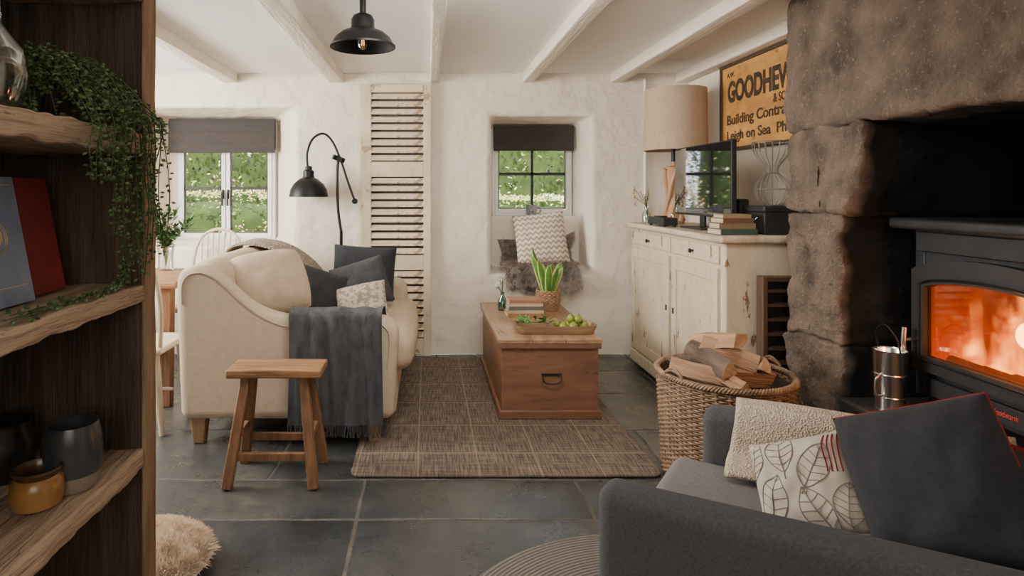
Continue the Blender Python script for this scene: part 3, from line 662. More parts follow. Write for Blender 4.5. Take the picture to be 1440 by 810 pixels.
# ================================================================ SHUTTER
st=thing('louvred_shutter','tall antique cream louvred shutter leaning on the wall','shutter',(-.24,4.85,0))
sx0,sx1,sy=-.515,.035,4.84
mb=MB()
mb.box(sx0,sx0+.075,sy,sy+.035,0,2.155);mb.box(sx1-.06,sx1,sy,sy+.035,0,2.155)
mb.box(sx0-.012,sx0,sy+.008,sy+.03,0,2.155)
for z0,z1 in ((0,.14),(.68,.80),(1.42,1.54),(2.09,2.155)): mb.box(sx0+.075,sx1-.06,sy,sy+.035,z0,z1)
mb.obj('frame',shutm,parent=st,bevel=.004)
for z0,z1,n in ((.14,.68,9),(.80,1.42,10),(1.54,2.09,9)):
    for k in range(n):
        zc=z0+(k+.5)*(z1-z0)/n; mb=MB();T=Matrix.Translation((0,sy+.014,zc))@Matrix.Rotation(R(60+random.uniform(-4,4)),4,'X')
        mb.box(sx0+.072,sx1-.058,-.024,.024,-.006,.006,T=T);mb.obj('louvre',shutm,parent=st,bevel=.003)
MB().box(sx0+.02,sx1-.02,4.884,4.888,.02,2.13).obj('gap_shade_sheet',wood('shutter_shadow',(.07,.052,.036),(.04,.03,.02),axis=2),parent=st)  # dark sheet added behind the louvres, painted shade for the gaps
# ================================================================ LAMPS
LY=4.72
fl=thing('floor_lamp','black industrial floor lamp with arched arm and dome shade','floor lamp',(-.66,LY,0))
mb=MB();mb.lathe([(.13,0),(.13,.02),(.02,.035),(.012,.06)],28,(-.66,LY,0));mb.obj('base',blackm,parent=fl)
mb=MB();mb.tube([(-.66,LY,.04),(-.66,LY,1.0)],.013,10);mb.tube(spl([(-.66,LY,.99),(-.685,LY,1.18),(-.69,LY,1.45),(-.68,LY,1.56)],5),.011,10);mb.obj('pole',blackm,parent=fl)
mb=MB();mb.tube(spl([(-.917,LY,1.476),(-.922,LY,1.602),(-.878,LY,1.712),(-.796,LY,1.75),(-.724,LY,1.684),(-.659,LY,1.531),(-.604,LY,1.366),(-.554,LY,1.229)],6),.009,10);mb.obj('arched_arm',blackm,parent=fl)
mb=MB();c=Vector((-.67,LY,1.552));mb.tube([c+Vector((-.05,-.02,.02)),c+Vector((.03,.02,-.01))],.02,12);mb.tube([c+Vector((-.0,-.03,0)),c+Vector((0,.03,0))],.022,14);mb.obj('pivot_joint',blackm,parent=fl)
mb=MB();c=Vector((-.554,LY,1.229));mb.tube([c+Vector((0,-.02,0)),c+Vector((0,.02,0))],.022,14);mb.obj('counterweight',blackm,parent=fl)
c=(-.911,LY,1.262);sp_=[(.150,0),(.146,.02),(.138,.06),(.115,.10),(.075,.135),(.045,.15),(.042,.165),(.042,.20),(.028,.21),(.026,.235),(.01,.24)]
mb=MB();mb.lathe(sp_+[(.005,.23),(.02,.2),(.04,.14),(.07,.13),(.11,.095),(.133,.058),(.14,.02),(.145,0)],40,c,cap=(False,False));mb.obj('shade',blackm,parent=fl)
MB().rbox(c[0]-.025,c[0]+.025,c[1]-.025,c[1]+.025,c[2]+.05,c[2]+.13,r=.024,n=2).obj('bulb',M('bulb_glass',(.8,.75,.65),emit=((1,.8,.5),.3)),parent=fl)
pc=(-.303,2.9,1.985);pl=thing('ceiling_lamp','black enamel industrial dome ceiling lamp','lamp',pc)
sp2=[(.155,0),(.155,.008),(.148,.012),(.13,.045),(.10,.07),(.06,.085),(.055,.10),(.055,.13),(.045,.15),(.025,.16)]
mb=MB();mb.lathe(sp2+[(.02,.155),(.05,.09),(.095,.065),(.125,.04),(.143,.008),(.15,0)],48,pc,cap=(False,False));mb.obj('shade',blackm,parent=pl)
mb=MB();mb.tube([(pc[0],pc[1],2.14),(pc[0],pc[1],2.24)],.016,10);mb.obj('stem',blackm,parent=pl)
MB().lathe([(.02,0),(.05,.005),(.055,.03)],24,(pc[0],pc[1],2.22)).obj('canopy',blackm,parent=pl)
MB().lathe([(.001,-.01),(.016,-.005),(.026,.015),(.025,.035),(.014,.06),(.013,.09)],20,pc).obj('bulb',glass('bulb_clear_glass',(.95,.9,.8),.15),parent=pl)
MB().tube([(pc[0]-.006,pc[1],1.995),(pc[0]-.004,pc[1],2.03),(pc[0]+.004,pc[1],2.03),(pc[0]+.006,pc[1],1.995)],.002,5).obj('filament',M('filament_glow',(.9,.7,.4),emit=((1,.6,.25),4)),parent=pl)
# ================================================================ PILLOWS
def pillow(name,w,h,t,loc,yaw,tilt,spin,mats,label,pipe=None,pattern=None,seed=0,wa=.018,rnd=0.03,pr=.0032):
    n=26;mb=MB();idx={}
    def surf(u,v,s):
        k=1-rnd*u*u*v*v
        x=w/2*u*(1-.07*(1-v*v))*k;y=h/2*v*(1-.07*(1-u*u))*k
        z=s*t/2*(max(0,(1-u*u))*max(0,(1-v*v)))**.42
        wr=(noise.noise(Vector((u*2.2+seed,v*2.2,s)))*wa+noise.noise(Vector((u*5+seed,v*2.5,s*3)))*wa*.45)*(1-max(abs(u),abs(v))**4)
        return Vector((x,y,z+s*wr))
    def tv(i): a=-1+2*i/n; return math.sin(a*PI/2)*.6+a*.4
    V=[];F=[]
    for s in (1,-1):
        for j in range(n+1):
            for i in range(n+1):
                bd=i in(0,n) or j in (0,n);k=(i,j) if bd else (i,j,s)
                if k not in idx: idx[k]=len(V);V.append(surf(tv(i),tv(j),s))
    for s in (1,-1):
        def g(i,j): return idx[(i,j)] if (i in(0,n) or j in(0,n)) else idx[(i,j,s)]
        for j in range(n):
            for i in range(n):
                q=(g(i,j),g(i+1,j),g(i+1,j+1),g(i,j+1));F.append(q if s>0 else q[::-1])
    mb._a(V,F)
    if pattern: pattern(mb,surf,w,h)
    mt=Matrix.Translation(loc)@Matrix.Rotation(yaw,4,'Z')@Matrix.Rotation(tilt,4,'X')@Matrix.Rotation(spin,4,'Z')
    ob=mb.obj(name,mats,mat4=mt,label=label,cat='cushion',ang=80,recalc=False)
    pm=MB();pts=[]
    for a in range(n): pts.append(surf(tv(a),-1,1))
    for a in range(n): pts.append(surf(1,tv(a),1))
    for a in range(n): pts.append(surf(tv(n-a),1,1))
    for a in range(n): pts.append(surf(-1,tv(n-a),1))
    pm.tube(pts,pr,6,closed=True);pm.obj('piping',pipe if pipe else mats,parent=ob,world=False,mat4=Matrix.Identity(4))
    return ob
pillow('cushion',.48,.42,.27,(-.90,3.50,.775),R(30),R(60),R(6),linen2,'plump cream linen cushion against the sofa back',wa=.014,rnd=.17)
pillow('cushion',.46,.44,.15,(-.45,4.38,.705),R(6),R(70),R(-4),dkfab,'large charcoal cushion against the far sofa arm')
pillow('cushion',.38,.36,.14,(-.44,4.12,.675),R(-4),R(58),R(20),dkfab2,'dark grey square cushion leaning on the sofa seat')
pillow('cushion',.38,.36,.14,(-.70,3.84,.665),R(30),R(56),R(-24),dkfab,'charcoal cushion slumped in the sofa corner')
pillow('cushion',.32,.32,.12,(-.40,3.76,.615),R(-12),R(40),R(18),patfab,'grey and cream patterned cushion on the sofa seat')
pillow('cushion',.43,.43,.14,(.93,4.99,.92),R(-3),R(76),R(6),chev,'cream cushion with taupe chevron pattern on window seat')
# ================================================================ SOFA
so=thing('sofa','cream linen two-seat sofa with scooped arms and wooden feet','sofa',(-.7,3.9,0))
def armprof():
    top=spl([Vector((x,z,0)) for x,z in [(-.155,.40),(-.145,.55),(-.165,.62),(-.23,.655),(-.38,.652),(-.58,.648),(-.74,.662),(-.86,.70),(-.95,.76),(-1.03,.835),(-1.10,.89),(-1.18,.92),(-1.25,.905),(-1.285,.85),(-1.288,.75)]],3)
    return [(-1.265,.13),(-.165,.13)]+[(p.x,p.y) for p in top]
for a,b in ((3.12,3.27),(4.55,4.70)):
    mb=MB();mb.prism(armprof(),'y',a,b);mb.obj('arm',linen,parent=so,bevel=.05,seg=6,ang=60)
mb=MB();tp_=[Vector((x,3.122,z)) for x,z in armprof()[2:]];cen=Vector((-.7,3.122,.4))
mb.tube([p+(cen-p).normalized()*.045+Vector((0,-.003,0)) for p in tp_],.005,6);mb.obj('welt_seam',linen2,parent=so)
def lean(w):
    return Vector((w.x-.10*max(0,(w.z-.35))/.6,w.y,w.z))
mb=MB();mb.rbox(-1.19,-.97,3.2,4.62,.14,.935,r=.105,n=(3,12,8),taper=lean);mb.obj('backrest',linen,parent=so,ang=80)
mb=MB();mb.rbox(-1.2,-.16,3.2,4.62,.13,.34,r=.03,n=6);mb.obj('seat_base',linen,parent=so,ang=80)
mb=MB();mb.rbox(-1.0,-.075,3.275,4.545,.335,.52,r=.07,n=(8,10,2),bulge=(.02,.0,.02));mb.obj('seat_cushion',linen2,parent=so,ang=80)
mb=MB();mb.rbox(-1.04,-.78,3.94,4.50,.50,.79,r=.10,n=(3,6,5),bulge=(.03,0,.02),taper=lean);mb.obj('back_cushion',linen2,parent=so,ang=80)
for x,y in ((-1.18,3.19),(-.27,3.19),(-1.18,4.62),(-.27,4.62)):
    mb=MB();mb.beam((x,y,0),(x,y,.14),.055,.055,.08,.08);mb.obj('leg',legwood,parent=so,bevel=.004)
def drape(name,path,x0,x1,along,mat,label,wav=.012,th=.012,nu=36,fringe=0,seed=0,cat='throw'):
    P=spl(path,5);n=len(P)-1;mb=MB()
    hi=max(range(1,n),key=lambda i:P[i].y);tg=(P[hi+1]-P[hi-1]).normalized();sgn=1 if tg.x>0 else -1
    def pos(u,v):
        k=v*n;i=min(int(k),n-1);t=k-i;p=P[i].lerp(P[i+1],t);tg=(P[i+1]-P[i]).normalized();N2=Vector((-tg.y,tg.x))
        wv=(abs(noise.noise(Vector((u*5+seed,v*1.2,seed))))*wav*2+abs(noise.noise(Vector((u*14+seed,v*3,1))))*wav*.6)
        p=Vector((p.x,p.y))+N2*sgn*wv
        s=x0+(x1-x0)*u+noise.noise(Vector((u*1.5,v*2+seed,4)))*.02
        return Vector((s,p.x,p.y)) if along=='x' else Vector((p.x,s,p.y))
    mb.grid(pos,nu,n*2)
    if fringe:
        for k in range(90):
            u=(k+random.random()*.5)/90;p=pos(min(u,1),1);mb.tube([p,p+Vector((random.uniform(-.006,.006),random.uniform(-.004,.004),-fringe*.5)),p+Vector((random.uniform(-.012,.012),random.uniform(-.006,.006),-fringe))],.0018,4)
    return mb.obj(name,mat,ang=80,label=label,cat=cat,solid=0 if fringe else th,recalc=False)
P2=lambda *a:[Vector((p[0],p[1],0)) for p in a]
drape('wool_throw',P2((3.42,.53),(3.34,.56),(3.30,.64),(3.25,.68),(3.18,.69),(3.11,.675),(3.09,.60),(3.085,.45),(3.08,.28),(3.075,.13)),-.70,-.22,'x',bluethrow,'charcoal grey wool throw with fringe draped over sofa arm',wav=.012,fringe=.06,seed=2)
drape('knitted_throw',P2((-1.325,.84),(-1.315,.92),(-1.24,.955),(-1.13,.955),(-1.02,.93),(-.91,.88),(-.80,.80),(-.72,.70),(-.69,.60),(-.68,.54)),4.02,4.38,'y',knit,'beige chunky knitted throw over the sofa back',wav=.010,th=.012,seed=5)
# ================================================================ STOOL
sl=thing('wooden_stool','rustic elm stool with splayed legs and stretchers','stool',(-.69,2.81,0))
mb=MB();mb.rbox(-.905,-.475,2.74,2.94,.462,.50,r=.008,n=(8,4,1),amp=.003,ns=8);mb.obj('seat',stoolwood,parent=sl)
tops={}
for sx_,sy_ in ((-1,-1),(1,-1),(-1,1),(1,1)):
    t=(-.69+sx_*.13,2.84+sy_*.055,.465);f=(-.685+sx_*.19,2.81+sy_*.135,0);tops[(sx_,sy_)]=(Vector(t),Vector(f))
    mb=MB();mb.beam(f,t,.045,.045,.042,.042,up=(0,1,0));mb.obj('leg',stoolleg,parent=sl,bevel=.006)
def at(k,z):
    t,f=tops[k];return f+(t-f)*(z/.465)
for a,b,z in (((-1,-1),(1,-1),.13),((-1,1),(1,1),.13),((-1,-1),(-1,1),.2),((1,-1),(1,1),.2)):
    mb=MB();mb.beam(at(a,z),at(b,z),.022,.034);mb.obj('stretcher',stoolleg,parent=sl,bevel=.003)
# ================================================================ RUGS
mb=MB();rp=[]
for cx,cy,a0 in ((1.03,4.72,0),(-.30,4.72,90),(-.30,2.83,180),(1.03,2.83,270)):
    for k in range(7):
        a=R(a0+k*15);rp.append((cx+.05*math.cos(a),cy+.05*math.sin(a)))
mb.prism(rp,'z',0.001,.011);mb.obj('area_rug',rugm,label='brown and taupe flat-woven rug with pale grid lines',cat='rug',bevel=.003)
mb=MB();mb.lathe([(.70,0.001),(.71,.008),(.70,.016),(.35,.018),(.02,.018)],72,(.72,1.60,0));mb.obj('round_rug',ringm,label='round braided grey rug under the armchair',cat='rug')
def furry(mb,surf,n,l,grav=.3,mi=0,w=.006,cls=14,cla=.9):
    for _ in range(n):
        u,v=random.random(),random.random();p=surf(u,v);e=.01
        du=surf(min(1,u+e),v)-surf(max(0,u-e),v);dv=surf(u,min(1,v+e))-surf(u,max(0,v-e));nn=du.cross(dv)
        if nn.length<1e-9: continue
        nn.normalize()
        cl=noise.noise_vector(p*cls)*cla
        d=(nn+cl+Vector((random.uniform(-.3,.3),random.uniform(-.3,.3),random.uniform(-.3,.3)))).normalized()
        ll=l*random.uniform(.6,1.2);a=d.orthogonal().normalized()*w/2
        m=p+d*ll*.55;t=p+d*ll+Vector((cl.x*.3,cl.y*.3,-grav))*ll
        t.z=max(t.z,.004)
        mb._a([p-a,p+a,m+a*.8,m-a*.8,t],[(0,1,2,3),(3,2,4)],mi)
def skin_surf(u,v):
    a=u*2*PI;r=math.sqrt(v)
    return Vector((-.98+.225*r*math.cos(a),2.10+.225*r*math.sin(a),.02+.075*math.sqrt(max(0,1-(r*.98)**2))))
random.seed(9)
mb=MB();mb.lathe([(.20,0.0),(.22,.02),(.21,.045),(.17,.07),(.10,.09),(.02,.095)],40,(-.98,2.10,0));furry(mb,lambda u,v:skin_surf(u,1-v),16000,.036,grav=.25,w=.004,cls=22,cla=.5)
mb.obj('sheepskin_pouf',furcream,label='fluffy cream sheepskin floor pouf beside bookcase',cat='pouf',recalc=False)
SP=[Vector(p) for p in spl([(5.175,.90,0),(5.17,.76,0),(5.10,.715,0),(5.0,.70,0),(4.90,.70,0),(4.865,.65,0),(4.86,.56,0),(4.86,.50,0)],4)]
def wfur(u,v):
    n=len(SP)-1;k=v*n;i=min(int(k),n-1);p=SP[i].lerp(SP[i+1],k-i)
    hw=.33*(1-.15*abs(math.sin(v*7)))*(1 if v<.75 else 1-.7*(v-.75))
    edge=abs(u-.5)*2
    return Vector((.925-(u-.5)*2*hw,p.x,p.y+.03*math.sin(u*9)*(v>.7)+(.14*max(0,edge-.5) if v<.3 and u<.5 else 0)))
mb=MB();mb.grid(wfur,20,20);furry(mb,wfur,16000,.06,grav=.4,w=.005)
mb.obj('sheepskin_rug',furgrey,label='shaggy grey-brown sheepskin draped over window seat',cat='sheepskin',recalc=False)
# ================================================================ CHEST
ch=thing('blanket_chest','antique stained pine blanket chest with iron handle','chest',(.70,4.05,0.011))
cx0,cx1,cy0,cy1=.425,.975,3.48,4.62
mb=MB();mb.box(cx0,cx0+.02,cy0,cy1,.02,.43);mb.box(cx1-.02,cx1,cy0,cy1,.02,.43);mb.box(cx0+.02,cx1-.02,cy1-.02,cy1,.02,.43);mb.obj('body',pine,parent=ch,bevel=.003)
mb=MB();mb.box(cx0-.001,cx1+.001,cy0-.002,cy0+.018,.02,.43);mb.obj('end_panel',pinef,parent=ch,bevel=.003)
mb=MB()
for a,b in ((cx0-.02,.60),(.602,.79),(.792,cx1+.02)): mb.box(a,b,cy0-.02,cy1+.02,.44,.465)
mb.obj('lid',pinetop,parent=ch,bevel=.003)
mb=MB();mb.box(cx0-.016,cx1+.016,cy0-.018,cy0-.001,.412,.44);mb.box(cx0-.016,cx0-.001,cy0,cy1+.016,.412,.44);mb.box(cx1+.001,cx1+.016,cy0,cy1+.016,.412,.44);mb.obj('lid_edge',pinef,parent=ch,bevel=.003)
mb=MB();mb.box(cx0-.015,cx1+.015,cy0-.018,cy1+.015,.011,.06);mb.obj('plinth',pinef,parent=ch,bevel=.005)
mb=MB();mb.box(.653,.767,cy0-.006,cy0-.002,.253,.268);mb.tube(spl([(.663,cy0-.006,.26),(.658,cy0-.026,.24),(.68,cy0-.03,.218),(.74,cy0-.03,.218),(.762,cy0-.026,.24),(.757,cy0-.006,.26)],5),.0038,8);mb.obj('bail_handle',ironm,parent=ch)
ZH=.465;TY=3.66
tr=thing('wooden_tray','long rounded wooden trough tray holding green fruit','tray',(.76,TY,ZH))
mb=MB();mb.lathe([(.215,0),(.225,.004),(.243,.045),(.246,.05),(.237,.05),(.215,.014),(.02,.012)],64,(.76,TY,ZH),sy=.40,sq=.33);mb.obj('tray_body',traym,parent=tr)
random.seed(4)
for k,(x,y,zz) in enumerate(((.79,.02,.0),(.84,-.015,.0),(.89,.01,.0),(.935,-.02,.0),(.865,-.055,.0),(.81,-.04,.0),(.86,-.015,.043),(.90,-.03,.043))):
    y+=TY
    r=.025+random.uniform(-.002,.004);t=thing('green_fruit','small round green fruit piled in the wooden tray','fruit',(x,y,ZH+.014+zz),random.uniform(0,6),'green fruit in the tray')
    mb=MB();mb.lathe([(.001,0),(r*.6,.15*r),(r*.95,.6*r),(r,1.05*r),(r*.8,1.6*r),(r*.4,2.0*r),(.002,2.05*r)],16,(0,0,0));mb.obj('flesh',limem,parent=t,world=False)
    MB().tube([(0,0,2.03*r),(.003,0,2.03*r+.012)],.0015,5).obj('stem',bark,parent=t,world=False)
mb=MB()
for k in range(46):
    p=Vector((.63+random.uniform(-.09,.11),TY+random.uniform(-.04,.04),ZH+.045+random.uniform(0,.025)));mb.leaf(p,(random.uniform(-1,.8),random.uniform(-1,.4),random.uniform(-.1,.6)),(0,0,1),random.uniform(.045,.075),.022)
mb.tube([(.54,TY,ZH+.055),(.7,TY,ZH+.055)],.003,5)
mb.obj('leafy_sprig',leafb,label='fresh green leafy sprig resting in the wooden tray',cat='leaves')
z=ZH
for (w,d,h,col,rz,lb) in ((.25,.17,.028,(.34,.17,.08),.03,'orange-brown hardback at the bottom of the stack'),(.24,.165,.022,(.50,.38,.25),-.05,'sandy cloth hardback in the stack'),(.235,.16,.024,(.13,.125,.10),.04,'olive hardback in the chest stack'),(.23,.158,.020,(.52,.42,.30),-.02,'cream hardback in the chest stack'),(.22,.155,.022,(.36,.17,.09),0,'rust-coloured paperback on top of the chest stack')):
    book('book',.66-w/2,.66+w/2,4.14-d/2,4.14+d/2,z,z+h,col,lb,'books stacked on the chest',rz);z+=h
sp=thing('snake_plant','snake plant with yellow-edged leaves in woven pot','plant',(.86,4.33,ZH))
mb=MB();n=16
for k in range(13):
    r=.06+.022*math.sin((k+1)/13*2.2);zz=ZH+.006+k*.011
    mb.tube([(.86+(r+.004*math.cos(n*a*PI/32+PI*k))*math.cos(a*PI/32),4.33+(r+.004*math.cos(n*a*PI/32+PI*k))*math.sin(a*PI/32),zz) for a in range(64)],.006,6,closed=True)
mb.obj('woven_pot',M('seagrass',(.42,.26,.14),(.22,.12,.06),scale=40,rough=.8,bump=.2),parent=sp)
MB().lathe([(.05,0),(.075,.12)],20,(.86,4.33,ZH+.002)).obj('soil',M('soil',(.03,.02,.015)),parent=sp)
random.seed(8)
for k in range(9):
    a=k*2*PI/9+.4;ln=random.uniform(.20,.33);wd=random.uniform(.06,.075);bx_=Vector((.86+.028*math.cos(a),4.33+.028*math.sin(a),ZH+.11));tl=Vector((math.cos(a)*.22,math.sin(a)*.2,1)).normalized();side=Vector((1,.25*math.sin(a*3),0)).normalized();mb=MB()
    rows=12;V=[]
    for i in range(rows+1):
        u=i/rows;w=wd*(.5+.6*u)*max(0,1-u**3)**.7;p=bx_+tl*ln*u+Vector((math.cos(a),math.sin(a),0))*.03*u*u;sd=(Matrix.Rotation(u*.5*(1 if k%2 else -1),3,'Z')@side);nr=tl.cross(sd)
        for q,cc in ((-.5,.1),(-.36,.02),(0,-.06),(.36,.02),(.5,.1)): V.append(p+sd*w*q+nr*w*cc)
    for i in range(rows):
        for cc in range(4): mb.f.append([i*5+cc,i*5+cc+1,i*5+cc+6,i*5+cc+5]);mb.m.append(1 if cc in(0,3) else 0)
    mb.v=V
    mb.obj('leaf',[leafb,leafy],parent=sp,solid=.002,ang=80,recalc=False)
bt=thing('glass_bottle','small green glass bottle holding white blossoms','bottle',(.535,4.32,ZH))
MB().lathe([(.028,0),(.033,.008),(.033,.07),(.014,.10),(.014,.13),(.012,.13),(.012,.10),(.03,.07),(.03,.01)],20,(.535,4.32,ZH)).obj('bottle_glass',blueg,parent=bt)
mb=MB()
for k in range(7):
    e=Vector((.535+random.uniform(-.05,.05),4.32+random.uniform(-.03,.03),ZH+random.uniform(.15,.23)));mb.tube([(.535,4.32,ZH+.02),(.535,4.32,ZH+.11),e],.0018,5)
    for j in range(12): mb.leaf(e,(random.uniform(-1,1),random.uniform(-1,1),random.uniform(-.5,1)),(0,0,1),.028,.02,1)
mb.obj('blossom_stem',[leafg,flat('white_petals',(.85,.85,.78))],parent=bt)
mg=thing('mug','grey patterned stoneware mug on the window sill','mug',(.90,5.26,1.09))
mgm=M('grey_mug_glaze',(.13,.14,.155),(.4,.4,.4),scale=40,rough=.35,bump=0)
MB().lathe([(.04,0),(.045,.005),(.047,.10),(.043,.10),(.041,.01)],24,(.90,5.26,1.09)).obj('mug_body',mgm,parent=mg)
MB().tube(spl([(.945,5.26,1.17),(.975,5.26,1.165),(.975,5.26,1.125),(.944,5.26,1.115)],5),.006,8).obj('handle',mgm,parent=mg)
# ================================================================ LOG BASKET
BX,BY=1.36,2.80
lb=thing('log_basket','large round brown wicker log basket with braided rim','basket',(BX,BY,0))
def br(z): return .256+.028*(z/.47)**.8
mb=MB();ns_=34;rows=46
for k in range(rows):
    z=.008+k*.0099;r=br(z);pts=[]
    for a in range(ns_*4):
        th=a*2*PI/(ns_*4);rr=r+.0055*math.cos(ns_*th+PI*(k%2));pts.append((BX+rr*math.cos(th),BY+rr*math.sin(th),z))
    mb.tube(pts,.0054,5,closed=True)
mb.obj('woven_wall',wick,parent=lb,ang=80)
mb=MB()
for k in range(ns_):
    th=(k+.5)*2*PI/ns_;mb.tube([(BX+br(z)*math.cos(th),BY+br(z)*math.sin(th),z) for z in (0.005,.15,.3,.46)],.0065,6)
mb.obj('stakes',wick,parent=lb)
mb=MB()
for s in range(4):
    pts=[]
    for a in range(200):
        th=a*2*PI/200;ph=th*32+s*2*PI/4;rr=.286+.0105*math.cos(ph);pts.append((BX+rr*math.cos(th),BY+rr*math.sin(th),.474+.010*math.sin(ph)))
    mb.tube(pts,.006,6,closed=True)
mb.obj('braided_rim',wick,parent=lb,ang=80)
MB().lathe([(.238,.01),(.242,.02),(.265,.45),(.260,.45),(.23,.03)],40,(BX,BY,0)).obj('inner_liner',wickdark,parent=lb)
for a in (R(20),R(200)):
    mb=MB()
    c=Vector((BX+.286*math.cos(a),BY+.286*math.sin(a),.47));tgv=Vector((-math.sin(a),math.cos(a),0))
    for s in (0,.010): mb.tube(spl([c-tgv*.05,c-tgv*.045+Vector((0,0,.025)),c+Vector((0,0,.04+s)),c+tgv*.045+Vector((0,0,.025)),c+tgv*.05],6),.007,7)
    mb.obj('handle',wick,parent=lb)
def log(loc,yaw,pitch,roll,L=.32,R0=.085,ang=100,seed=0):
    mb=MB();nA=6;nl=10;prof=[(0,0)]+[(R0*math.cos(R(ang*k/nA)),R0*math.sin(R(ang*k/nA))) for k in range(nA+1)];m=len(prof)
    cx=sum(p[0] for p in prof)/m;cz=sum(p[1] for p in prof)/m
    V=[];F=[];mi=[]
    for i in range(nl+1):
        y=-L/2+L*i/nl
        for x,z in prof:
            nv=noise.noise_vector(Vector((x*14+seed*3,y*9,z*14)))*.013;V.append(Vector((x-cx+nv.x,y+ (nv.y if 0<i<nl else nv.y*.5),z-cz+nv.z)))
    for i in range(nl):
        for k in range(m):
            F.append([i*m+k,i*m+(k+1)%m,(i+1)*m+(k+1)%m,(i+1)*m+k]);mi.append(1 if 1<=k<=m-2 else 0)
    F.append(list(range(m-1,-1,-1)));mi.append(2);F.append([nl*m+k for k in range(m)]);mi.append(2)
    mb.v=V;mb.f=F;mb.m=mi
    mt=Matrix.Translation(loc)@Euler((pitch,roll,yaw),'XYZ').to_matrix().to_4x4()
    mb.obj('firewood_log',[splitw,bark,endw],mat4=mt,label='split firewood log with pale cut end in the basket',cat='firewood',group='logs in the basket',bevel=.002,ang=35)
logs=[(-.10,0,.10,.2,0,1.2),(0,-.02,.09,1.3,0,.3),(.1,.05,.10,.7,0,2.2),(-.08,.05,.21,1.5,.1,.5),(.08,-.06,.22,.3,0,3),(.02,.09,.24,1.0,0,1.2),
(-.11,-.04,.33,.3,.1,1.0),(-.02,-.10,.34,1.45,.05,.4),(.10,-.05,.33,2.6,.1,2.0),(.05,.10,.35,.9,.1,4.2),(-.10,.10,.36,2.0,0,5),
(-.13,-.03,.465,1.25,.28,.9),(-.05,-.10,.46,.35,-.15,2.5),(.07,-.06,.47,1.9,.25,1.2),(-.08,.08,.505,.75,.45,3.6),(.11,.07,.485,2.4,.1,.2),(.03,.0,.545,1.15,.35,.8),(-.09,-.01,.54,.5,-.3,4.4),(.12,-.01,.505,.2,-.3,.4),(-.0,.06,.595,.85,.45,2.1)]
for k,(x,y,z,yaw,pt,rl) in enumerate(logs): log((BX+x*.88,BY+y*.88,z),yaw,pt,rl,L=.22+.05*((k*7)%3)/2,R0=.058+.018*((k*5)%3)/2,ang=70+ (k*37)%60,seed=k)
# ================================================================ ARMCHAIR
AX,AY=.39,1.42
ac=thing('armchair','charcoal grey tub armchair with slim padded arms','armchair',(AX,AY,0.018),R(-35))
def rise(w): return Vector((w.x,w.y,w.z+ (.03*max(0,w.x-.1)/.7 if w.z>.4 else 0)))
mb=MB();mb.rbox(0,.92,0,.105,.13,.597,r=.035,n=(10,2,6),taper=rise);mb.obj('arm',chairfab,parent=ac,world=False,ang=80)
mb=MB();mb.rbox(.10,.92,.68,.785,.13,.60,r=.035,n=(10,2,6),taper=rise);mb.obj('arm',chairfab,parent=ac,world=False,ang=80)
mb=MB();mb.rbox(.86,.99,0.0,.785,.13,.74,r=.05,n=(2,8,8));mb.obj('backrest',chairfab,parent=ac,world=False,ang=80)
mb=MB();mb.rbox(.03,.88,.09,.70,.13,.31,r=.02,n=4);mb.obj('seat_base',chairfab,parent=ac,world=False,ang=80)
mb=MB();mb.rbox(.02,.86,.108,.677,.31,.45,r=.04,n=(6,6,2),bulge=(0,0,.012));mb.obj('seat_cushion',chairseat,parent=ac,world=False,ang=80)
for x,y in ((.06,.06),(.06,.72),(.90,.06),(.90,.72)):
    mb=MB();mb.beam((x,y,0),(x,y,.14),.03,.03,.045,.045);mb.obj('leg',legwood,parent=ac,world=False)
def A(x,y,z):
    c,s=math.cos(R(-35)),math.sin(R(-35));return (AX+c*x-s*y,AY+s*x+c*y,z)
def throwmesh():
    path=spl([Vector((.53,.475,0)),Vector((.60,.48,0)),Vector((.65,.50,0)),Vector((.668,.56,0)),Vector((.685,.61,0)),Vector((.73,.63,0)),Vector((.785,.61,0)),Vector((.803,.55,0)),Vector((.808,.40,0))],5)
    n=len(path)-1;mb=MB()
    def pos(u,v):
        k=v*n;i=min(int(k),n-1);p=path[i].lerp(path[i+1],k-i)
        x=.19+.64*u+noise.noise(Vector((u*3,v*3,2)))*.015;z=p.y+.02*u+abs(noise.noise(Vector((u*2,v*1.5,7))))*.008
        return Vector(A(x,p.x,z+.014))
    mb.grid(pos,36,n*2);mb.obj('boucle_throw',boucle,label='cream knitted throw folded over the armchair arm',cat='throw',solid=.012,ang=80,recalc=False)
throwmesh()
def leafpat(mb,surf,w,h):
    def draw(pts,mi=1,r=.0012):
        P=[]
        for x,y in pts:
            u=x/(w/2);v=y/(h/2)
            if abs(u)>.95 or abs(v)>.95:
                if len(P)>1: mb.tube(P,r,4,mi=mi)
                P=[];continue
            q=surf(u,v,1);P.append(q+Vector((0,0,.001)))
        if len(P)>1: mb.tube(P,r,4,mi=mi)
    for cx,cy,a,l in ((-.07,-.04,1.2,.13),(.03,-.075,1.9,.12),(.05,.03,1.0,.12),(-.03,.08,1.7,.12),(-.11,.07,1.4,.11),(.10,-.06,1.3,.10)):
        ca,sa=math.cos(a),math.sin(a)
        def W(t,s): return (cx+ca*(t-.5)*l-sa*s,cy+sa*(t-.5)*l+ca*s)
        wd=l*.3
        for sd in (-1,1): draw([W(t/14,sd*wd*max(0,math.sin(t/14*PI))**.8) for t in range(15)])
        draw([W(t/10*1.15-.15,0) for t in range(11)])
        for j in range(1,6):
            t=j/6
            for sd in (-1,1): draw([W(t+.10*q/3,sd*wd*max(0,math.sin(min(1,t+.1)*PI))**.8*q/3*.95) for q in range(4)],r=.0008)
    for j in range(4): draw([(w/2*(.62+.08*j),h/2*(.1+q*.08)) for q in range(11)],mi=2,r=.0018)
